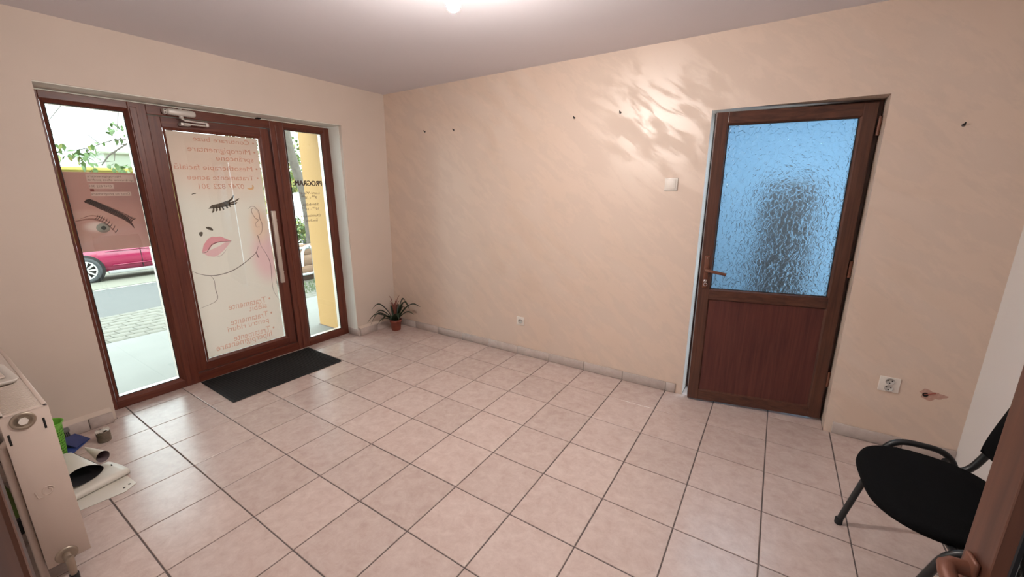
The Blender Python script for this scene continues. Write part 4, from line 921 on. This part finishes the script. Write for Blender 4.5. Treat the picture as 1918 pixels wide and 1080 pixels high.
for s in (1, -1):
    ft, top0, top1, bk = (-0.165, s*0.275, 0.012), (-0.052, s*0.312, SZ+0.003), (0.145, s*0.315, SZ-0.003), (0.235, s*0.285, 0.012)
    m = MB(); m.tube(arc_path([ft, top0, top1, bk], 0.075, 8), 0.0125, 12); obj('leg_frame', m, MT['black_metal'], ch)
    m = MB()
    for p in (ft, bk):
        m = MB(); m.lathe([(0.014,0.0),(0.0155,0.004),(0.0155,0.028),(0.0125,0.03)], 12, (p[0], p[1], 0.0), close=True); obj('foot_cap', m, MT['black_rubber'], ch)
    m = MB(); m.tube([(-0.03, s*0.300, SZ-0.035),(-0.03, s*0.16, SZ-0.052)], 0.011, 8); obj('seat_bracket', m, MT['black_metal'], ch); m = MB(); m.tube([(0.12, s*0.300, SZ-0.035),(0.12, s*0.16, SZ-0.052)], 0.011, 8); obj('seat_bracket', m, MT['black_metal'], ch)
    m = MB(); m.tube(arc_path([(0.04, s*0.235, SZ-0.050),(0.165, s*0.248, SZ-0.045),(0.208, s*0.248, SZ+0.06),(0.262, s*0.235, 0.82)], 0.05, 8), 0.0125, 12); obj('back_upright', m, MT['black_metal'], ch)
m = MB()
def cushion(front):
    def fn(u, v):
        y = (u-.5)*0.535; z = 0.515+v*0.315; c = 0.022*(1-(2*u-1)**2) ; edge = (1-abs(2*u-1)**8)*(1-abs(2*v-1)**8)
        return (0.192+0.075*v+(c-0.006) + front*0.021*edge, y*(1-0.06*abs(2*v-1)**4), z)
    return fn
m.grid(cushion(-1), 20, 12); m.grid(cushion(1), 20, 12); obj('backrest', m, MT['black_fabric'], ch)
# ------------------------------------------------------------------ outside the entrance
GZ = -0.08
def slope(x): return GZ-0.07*(-4.86-x) if x < -4.86 else GZ
b = MB(); b.box(-4.86, -2.87, -9, 9, GZ-0.12, GZ)
tag(obj('pavement', b, MT['concrete']), 'bright concrete apron outside the entrance', 'pavement', kind='structure')
def slab(name, x0, x1, mat, label, cat, dz=0.0, y0=-25, y1=40):
    b = MB(); b.add([(x0,y0,slope(x0)+dz),(x1,y0,slope(x1)+dz),(x1,y1,slope(x1)+dz),(x0,y1,slope(x0)+dz),(x0,y0,slope(x0)-.2),(x1,y0,slope(x1)-.2),(x1,y1,slope(x1)-.2),(x0,y1,slope(x0)-.2)],
                    [(0,1,2,3),(7,6,5,4),(0,4,5,1),(1,5,6,2),(2,6,7,3),(3,7,4,0)])
    return tag(obj(name, b, mat), label, cat, kind='structure')
pv = slab('footpath', -6.80, -4.86, MT['verge'], 'brick paved footpath along the street', 'footpath', -0.03)
slab('road', -15.5, -6.80, MT['asphalt'], 'pale grey asphalt street', 'road', -0.03)
slab('road_line', -10.68, -10.52, MT['roadline'], 'white line along the far side of the street', 'road line', -0.022)
slab('street_verge', -30, -10.75, MT['verge'], 'dusty parking strip under the parked cars', 'verge', -0.02)
ang = math.atan(-0.07)
m = MB(); m.rbox(-0.102,0.102,-0.079,0.079,-0.03,0.0,0.004,1); pm = m.mesh('paver', MT['paver'])
for i in range(9):
    for j in range(26):
        x = -4.97-i*0.2105; y = -3.0+j*0.1635+(i%2)*0.08
        o = link('paver', pm, pv, (x, y, slope(x)+rnd.uniform(-.003,.002))); o.rotation_euler = (0, -math.atan(0.07), rnd.uniform(-.01,.01))

# facade pier beside the entrance
wg = thing('facade_pier', 'yellow rendered pier standing outside the right side window', 'pier', (0,0,0))
b = MB(); b.box(-3.575, -2.935, -0.380, 0.25, GZ, 3.2); obj('shaft', b, MT['yellow'], wg, bevel=0.01)
b = MB(); b.box(-3.59, -2.93, -0.386, 0.26, GZ, GZ+0.004); obj('base_joint', b, MT['grout'], wg)
b = MB(); b.tube([(-3.12,-0.381,1.66),(-3.12,-0.392,1.67),(-3.125,-0.395,1.70)], 0.006, 6); b.lathe([(0.016,0.0),(0.012,-0.006),(0.0,-0.006)], 10, (-3.12,-0.380,1.675), 'y'); obj('wall_hook', b, MT['hole'], wg)
b = MB(); b.box(-3.35, -2.93, -3.6, 0.25, 2.16, 2.30)
tag(obj('trim_5', b, MT['yellow']), 'rendered canopy edge over the entrance', 'canopy', kind='structure')

# street tree: trunk, branches, single leaves
tree = thing('street_tree', 'leaning street tree with bare twigs and sparse leaves across the pavement', 'tree', (-7.5, 1.98, slope(-7.5)))
TB = Vector((-7.5, 1.98, slope(-7.5)))
def rel(p): return Vector(p)-TB
m = MB(); m.tube([rel(p) for p in ((-7.5,1.98,-0.27),(-7.5,1.965,0.6),(-7.5,1.95,1.0),(-7.5,1.90,1.5),(-7.5,1.80,1.95),(-7.5,1.73,2.3),(-7.48,1.68,2.7),(-7.4,1.58,3.3),(-7.3,1.4,4.2))], [0.13,0.10,0.09,0.085,0.085,0.085,0.08,0.07,0.05], 12); obj('trunk', m, MT['bark'], tree)
br_px = {}
limbs = [([(-7.42,1.55,3.2),(-7.1,0.8,2.75),(-6.7,-0.2,2.45),(-6.5,-1.01,2.10),(-6.5,-1.23,1.93),(-6.5,-1.32,1.80)], [0.045,0.03,0.02,0.013,0.010,0.006]),
         ([(-6.6,-0.55,2.30),(-6.5,-1.00,2.14),(-6.5,-1.16,2.12),(-6.5,-1.29,2.06),(-6.5,-1.38,2.16),(-6.5,-1.385,2.21),(-6.5,-1.29,2.24)], [0.012,0.010,0.008,0.007,0.005,0.004,0.003]),
         ([(-6.5,-1.29,2.06),(-6.5,-1.36,2.02),(-6.5,-1.45,1.99),(-6.5,-1.56,1.96),(-6.5,-1.69,1.94)], [0.007,0.006,0.006,0.005,0.004]),
         ([(-6.5,-1.40,2.0),(-6.5,-1.44,1.92),(-6.5,-1.47,1.85),(-6.5,-1.53,1.79)], [0.006,0.005,0.004,0.003]),
         ([(-6.5,-1.16,1.99),(-6.5,-1.19,1.86),(-6.5,-1.30,1.84),(-6.5,-1.37,1.82)], [0.006,0.004,0.003,0.003]),
         ([(-6.5,-1.05,2.08),(-6.5,-1.14,2.06),(-6.5,-1.2,2.1)], [0.006,0.005,0.003]),
         ([(-6.95,0.5,2.70),(-6.6,-0.6,2.75),(-6.45,-1.05,2.52),(-6.45,-1.08,2.36),(-6.45,-1.11,2.24)], [0.02,0.012,0.008,0.005,0.003]),
         ([(-6.45,-1.08,2.33),(-6.45,-1.13,2.29),(-6.45,-1.20,2.25)], [0.004,0.003,0.002]),
         ([(-6.3,-1.0,2.7),(-6.2,-1.5,2.6),(-6.2,-1.75,2.25),(-6.2,-1.74,2.10)], [0.010,0.007,0.004,0.003]),
         ([(-7.45,1.65,2.9),(-7.6,2.2,3.3),(-7.8,2.9,3.5)], [0.05,0.03,0.02])]
for pts, rr in limbs:
    m = MB(); m.tube([rel(p) for p in pts], rr, 7); obj('branch', m, MT['bark'], tree)
m = MB(); vs_ = []; n = 6
for i in range(n+1):
    t = i/n; wv = 0.30*math.sin(PI*t**0.8)*1.0
    vs_ += [(t, wv, 0.10*math.sin(PI*t)+0.03), (t, 0, 0.10*math.sin(PI*t)), (t, -wv, 0.10*math.sin(PI*t)+0.03)]
m.add(vs_, [f for i in range(n) for f in ((3*i,3*i+1,3*i+4,3*i+3),(3*i+1,3*i+2,3*i+5,3*i+4))], True)
lm = {'g': m.mesh('leaf', MT['leafgreen'], fix=False)}; lm['y'] = lm['g'].copy(); lm['y'].materials.clear(); lm['y'].materials.append(MT['leafyellow'])
spots = [(-1.36,2.0,6,.05),(-1.40,1.95,5,.06),(-1.44,1.92,4,.05),(-1.52,1.97,4,.05),(-1.58,1.95,5,.06),(-1.68,1.93,5,.05),(-1.47,1.86,4,.05),(-1.50,1.82,5,.05),(-1.12,2.24,4,.05),(-1.09,2.36,5,.05),(-1.10,2.18,3,.04),(-1.18,2.27,3,.05),(-1.67,2.06,3,.04),(-1.70,2.02,2,.03),(-1.15,1.80,5,.06),(-1.10,1.78,5,.05),(-1.2,1.79,3,.04),(-1.29,2.07,3,.03),(-1.04,2.2,2,.04),(-1.43,1.78,4,.05)]
for cy, cz, k, sp in spots:
    for q in range(k):
        o = link('leaf', lm['y' if rnd.random() < 0.25 else 'g'], tree, rel((-6.5+rnd.uniform(-.12,.12), cy+rnd.uniform(-sp,sp), cz+rnd.uniform(-sp,sp))))
        s = rnd.uniform(0.06, 0.11); o.scale = (s, s*0.9, s); o.rotation_euler = (rnd.uniform(-1,1), rnd.uniform(0.2,1.6), rnd.uniform(0,6.3))
def leaf_cloud(name, label, cat, centre, size, count, mats, ls=0.07, top=None, seed=1, kind='stuff'):
    r2 = random.Random(seed); t = None
    for i, mt in enumerate(mats):
        m = MB()
        for q in range(count//len(mats)):
            c = Vector(centre)+Vector((r2.gauss(0,.4)*size[0], r2.gauss(0,.4)*size[1], r2.gauss(0,.4)*size[2]))
            a = Vector((r2.uniform(-1,1), r2.uniform(-1,1), r2.uniform(-1,1))).normalized(); b_ = a.orthogonal().normalized(); s = ls*r2.uniform(.6,1.3)
            m.add([c, c+a*s*.5+b_*s*.28, c+a*s, c+a*s*.5-b_*s*.28], [(0,1,2,3)])
        if top is None and i == 0:
            t = obj(name, m, mt); tag(t, label, cat, kind=kind)
        else:
            o = obj('foliage', m, mt, top or t); o['kind'] = 'stuff'
leaf_cloud('foliage', '', '', (-2.0,-0.05,2.6), (0.5,0.9,1.1), 700, [MT['leafgreen'], MT['leafyellow']], 0.10, tree, 3)
leaf_cloud('shrub', 'pale green shrub beyond the tree trunk', 'shrub', (-19.0, 8.1, 1.7), (1.4, 2.6, 3.0), 3200, [MT['leafyellow'], MT['leafgreen']], 0.18, None, 5)
leaf_cloud('hedge', 'olive green hedge at the foot of the street tree', 'hedge', (-8.6, 2.45, 0.55), (0.5, 0.7, 0.32), 1500, [MT['leafgreen'], MT['leafyellow'], MT['grass']], 0.07, None, 8)
# planting bed with grass, plank edge and metal rail
bed = thing('planting_bed', 'planked bed of grass beside the yellow pier', 'planting bed')
for k in range(3):
    m = MB(); m.rbox(-6.75, -6.70, 0.45, 3.2, -0.14+k*0.205, 0.06+k*0.205, 0.008, 1); obj('plank', m, MT['brownplank'], bed)
m = MB(); m.rbox(-7.3, -6.75, 0.45, 3.2, -0.25, 0.40, 0.03, 1); obj('earth', m, MT['soil'], bed)
m = MB()
for q in range(700):
    x, y = rnd.uniform(-6.25,-5.15), rnd.uniform(0.30,1.6)
    if x > -5.5 and y < .45: continue
    h = rnd.uniform(.05,.13); a = rnd.uniform(0,6.3); z = slope(x)-0.03
    m.add([(x-.006*math.cos(a),y-.006*math.sin(a),z),(x+.006*math.cos(a),y+.006*math.sin(a),z),(x+rnd.uniform(-.03,.03),y+rnd.uniform(-.03,.03),z+h)], [(0,1,2)])
tag(obj('grass', m, MT['grass']), 'strip of short grass between the yellow pier and the planked bed', 'grass', kind='stuff')
rk = thing('bike_rack', 'bent galvanised tube bike rack behind the yellow pier', 'bike rack', (-6.42, 1.6, slope(-6.4)))
rz = -slope(-6.4)
for z in (0.44, -0.05):
    m = MB(); m.tube([(0,-0.9,z+rz),(0,1.2,z+rz)], 0.024, 10); obj('rail', m, MT['galv'], rk)
for y in (-0.62, 0.1, 0.8):
    m = MB(); m.tube([(0.06,y+0.30,0.0),(0.06,y+0.30,0.50+rz-0.1),(0.06,y+0.24,0.49+rz),(0.06,y+0.16,0.47+rz),(0.06,y+0.10,0.36+rz),(0.06,y+0.08,0.12+rz)], 0.024, 10); obj('hoop', m, MT['galv'], rk)
m = MB(); m.tube([(0,-0.9,0),(0,-0.9,0.50+rz)], 0.02, 8); m.tube([(0,1.2,0),(0,1.2,0.50+rz)], 0.02, 8); obj('post', m, MT['galv'], rk)

# parked vehicles ----------------------------------------------------
def vehicle(name, label, cat, loc, L, stations, paint, wheels, wr, sill, side_x, windows, doors):
    """length along y, near side at x = side_x, far side mirrored; stations: y, z_low, z_belt, z_roof, half width, roof half width"""
    t = thing(name, label, cat, loc)
    xc = side_x-0.86; m = MB(); vs_ = []; K = 11
    for (y, zl, zb, zr, hw, rw) in stations:
        zm = zl+(zb-zl)*0.45
        pr_ = [(hw*0.93, zl), (hw, zm), (hw*0.985, zb-0.04), (hw*0.95, zb), ((hw*0.95+rw)/2, (zb+zr)/2) , (rw, zr-0.03), (rw*0.8, zr)]
        pr_ = pr_ + [(-x, z) for x, z in pr_[::-1]]
        vs_ += [(xc+x, y, z) for x, z in pr_]
    n = 14; k = len(stations)
    m.add(vs_, [(i*n+j, i*n+j+1, (i+1)*n+j+1, (i+1)*n+j) for i in range(k-1) for j in range(n-1)] + [(i*n+n-1, i*n, (i+1)*n, (i+1)*n+n-1) for i in range(k-1)], True)
    m.add(vs_[:n], [list(range(n))]); m.add(vs_[-n:], [list(range(n))[::-1]])
    body = obj('body', m, paint, t)
    for wy in wheels:
        for sx, sg in ((side_x, 1), (xc-0.86, -1)):
            m = MB(); m.lathe([(wr*1.20, -0.10*sg),(wr*1.20, 0.006*sg),(0.0, 0.006*sg)], 32, (sx-0.004*sg, wy, wr), 'x'); obj('wheel_arch', m, MT['hole'], body)
            m = MB(); m.lathe([(wr*.70,-0.16*sg),(wr*.96,-0.15*sg),(wr,-0.12*sg),(wr,0.005*sg),(wr*.96,0.025*sg),(wr*.72,0.030*sg),(wr*.70,0.012*sg)], 32, (sx, wy, wr), 'x')
            wh = obj('wheel', m, MT['tyre'], t)
            m = MB(); m.lathe([(wr*.72,0.028*sg),(wr*.66,0.022*sg),(wr*.64,0.0),(0.0,-0.03*sg)], 32, (sx, wy, wr), 'x'); obj('rim', m, MT['grey'], wh)
            m = MB()
            for q in range(10):
                a = 2*PI*q/10; c_, s_ = math.cos(a), math.sin(a)
                m.tube([(sx+0.024*sg, wy+0.05*c_, wr+0.05*s_),(sx+0.022*sg, wy+wr*.68*c_, wr+wr*.68*s_)], [0.018,0.024], 6)
            m.lathe([(0.06,0.02*sg),(0.05,0.036*sg),(0.0,0.038*sg)], 14, (sx, wy, wr), 'x'); m.lathe([(wr*.72,0.030*sg),(wr*.69,0.036*sg),(wr*.64,0.026*sg)], 32, (sx, wy, wr), 'x')
            obj('spokes', m, MT['alloy'], wh)
    for (y0, y1, z0, z1, xo) in sill:
        m = MB(); m.rbox(side_x-0.06, side_x+xo, y0, y1, z0, z1, 0.015); obj('sill', m, MT['whitesill'], body)
    for poly, xx0, xx1 in windows:
        m = MB(); zs = [p[1] for p in poly]; za, zb_ = min(zs), max(zs)
        m.add([(side_x-xx0-(xx1-xx0)*(z-za)/(zb_-za), y, z) for y, z in poly], [list(range(len(poly)))]); obj('side_window', m, MT['carglass'], t, solid=0.012)
    for y, z0, z1 in doors:
        m = MB(); m.box(side_x-0.03, side_x+0.001, y-0.006, y+0.006, z0, z1); obj('door_gap', m, MT['hole'], body)
    return t, body
cz = slope(-12.4)-0.02
st = [(-1.55,0.36,0.62,0.66,0.60,0.50),(-1.45,0.25,0.68,0.74,0.78,0.60),(-1.0,0.22,0.74,0.82,0.85,0.62),(-0.55,0.21,0.78,0.90,0.86,0.62),(-0.2,0.21,0.80,1.10,0.86,0.60),(0.4,0.21,0.80,1.24,0.86,0.58),(1.1,0.21,0.81,1.27,0.86,0.58),(1.7,0.22,0.83,1.24,0.85,0.57),(2.1,0.26,0.82,1.10,0.80,0.55),(2.35,0.36,0.74,0.84,0.70,0.50)]
t, body = vehicle('parked_car', 'pink red hatchback parked across the street with white sill', 'car', (-11.54, -0.69+0.0, cz), 3.9, [(y+1.0,)+tuple(r) for y, *r in st], MT['carred'], (0.0, 2.48), 0.30, [(0.40, 2.10, 0.155, 0.235, 0.004)], -0.86+0.0,
    [([(0.42,0.80),(1.10,0.80),(1.12,0.98),(1.05,1.02),(0.55,1.02),(0.44,0.94)], 0.05, 0.17), ([(1.20,0.81),(2.0,0.82),(2.35,0.86),(2.1,1.10),(1.25,1.10)], 0.05, 0.20)], [(1.06, 0.26, 0.78), (1.95, 0.26, 0.80)])
m = MB(); m.tube([(-0.858, 0.42, 0.70),(-0.857, 2.9, 0.72)], 0.012, 6); m.tube([(-0.858,0.50,0.36),(-0.858,2.05,0.37)], 0.012, 6); obj('side_moulding', m, MT['carred'], body)
m = MB(); m.rbox(-0.93,-0.85,3.06,3.3,0.62,0.76,0.02); obj('tail_lamp', m, plain('tail_lamp_red', (0.4,0.02,0.02), 0.2), body)
m = MB(); m.rbox(-1.2,-0.90,-0.50,-0.38,0.56,0.68,0.03); obj('head_lamp', m, MT['alu'], body)
stv = [(-2.3,0.40,0.95,1.0,0.75,0.66),(-2.1,0.28,1.05,1.12,0.86,0.70),(-1.5,0.25,1.10,1.20,0.88,0.72),(-0.9,0.25,1.15,1.95,0.88,0.74),(0.4,0.25,1.15,2.15,0.88,0.76),(1.8,0.25,1.15,2.15,0.88,0.76),(2.4,0.30,1.15,2.08,0.86,0.74),(2.5,0.40,1.15,1.9,0.82,0.70)]
vehicle('parked_van', 'white van parked further along the street beyond the tree', 'van', (-11.9, 5.9, slope(-12.5)-0.02), 4.8, stv, MT['carwhite'], (-1.4, 1.7), 0.33, [], -0.86,
    [([(-1.25,1.18),(-0.1,1.18),(-0.1,1.75),(-0.75,1.75)], 0.06, 0.16), ([(0.05,1.18),(1.0,1.18),(1.0,1.75),(0.05,1.75)], 0.06, 0.16)], [(-0.02,0.3,1.8),(1.1,0.3,1.8)])

# buildings far across the street
def house(name, label, x, y0, y1, h, mat, roofm, win, depth=6):
    t = thing(name, label, 'building', (x, (y0+y1)/2, -1.2)); hw = (y1-y0)/2
    m = MB(); m.box(-depth, 0, -hw, hw, 0, h+1.2); obj('wall', m, mat, t)
    m = MB(); m.rbox(-depth-.2, 0.2, -hw-.2, hw+.2, h+1.2, h+1.35, 0.02, 1); obj('roof', m, roofm, t)
    for wy, wz in win:
        m = MB(); m.rbox(-0.02, 0.06, wy-.5, wy+.5, wz-.6, wz+.6, 0.02, 1); f_ = obj('window', m, MT['whitesill'], t)
        m = MB(); m.box(0.05, 0.07, wy-.42, wy+.42, wz-.52, wz+.52); obj('pane', m, MT['carglass'], f_)
house('building', 'long low yellow building across the street', -26, -12, 14, 2.36, MT['bld_yellow'], MT['bld_yellow'], [(-10,1.8),(-7,1.8),(-4,1.8),(8,1.8)])
house('building', 'pale green block behind the yellow building', -33, 4.9, 9.5, 3.6, MT['bld_pale'], MT['bld_pale'], [(-0.5,2.6)])
house('building', 'wide building with blue grey roof behind the yellow building', -46, -16, 4.8, 3.45, MT['bld_blue'], MT['bld_blue'], [(-6,2.2),(6,2.2)])
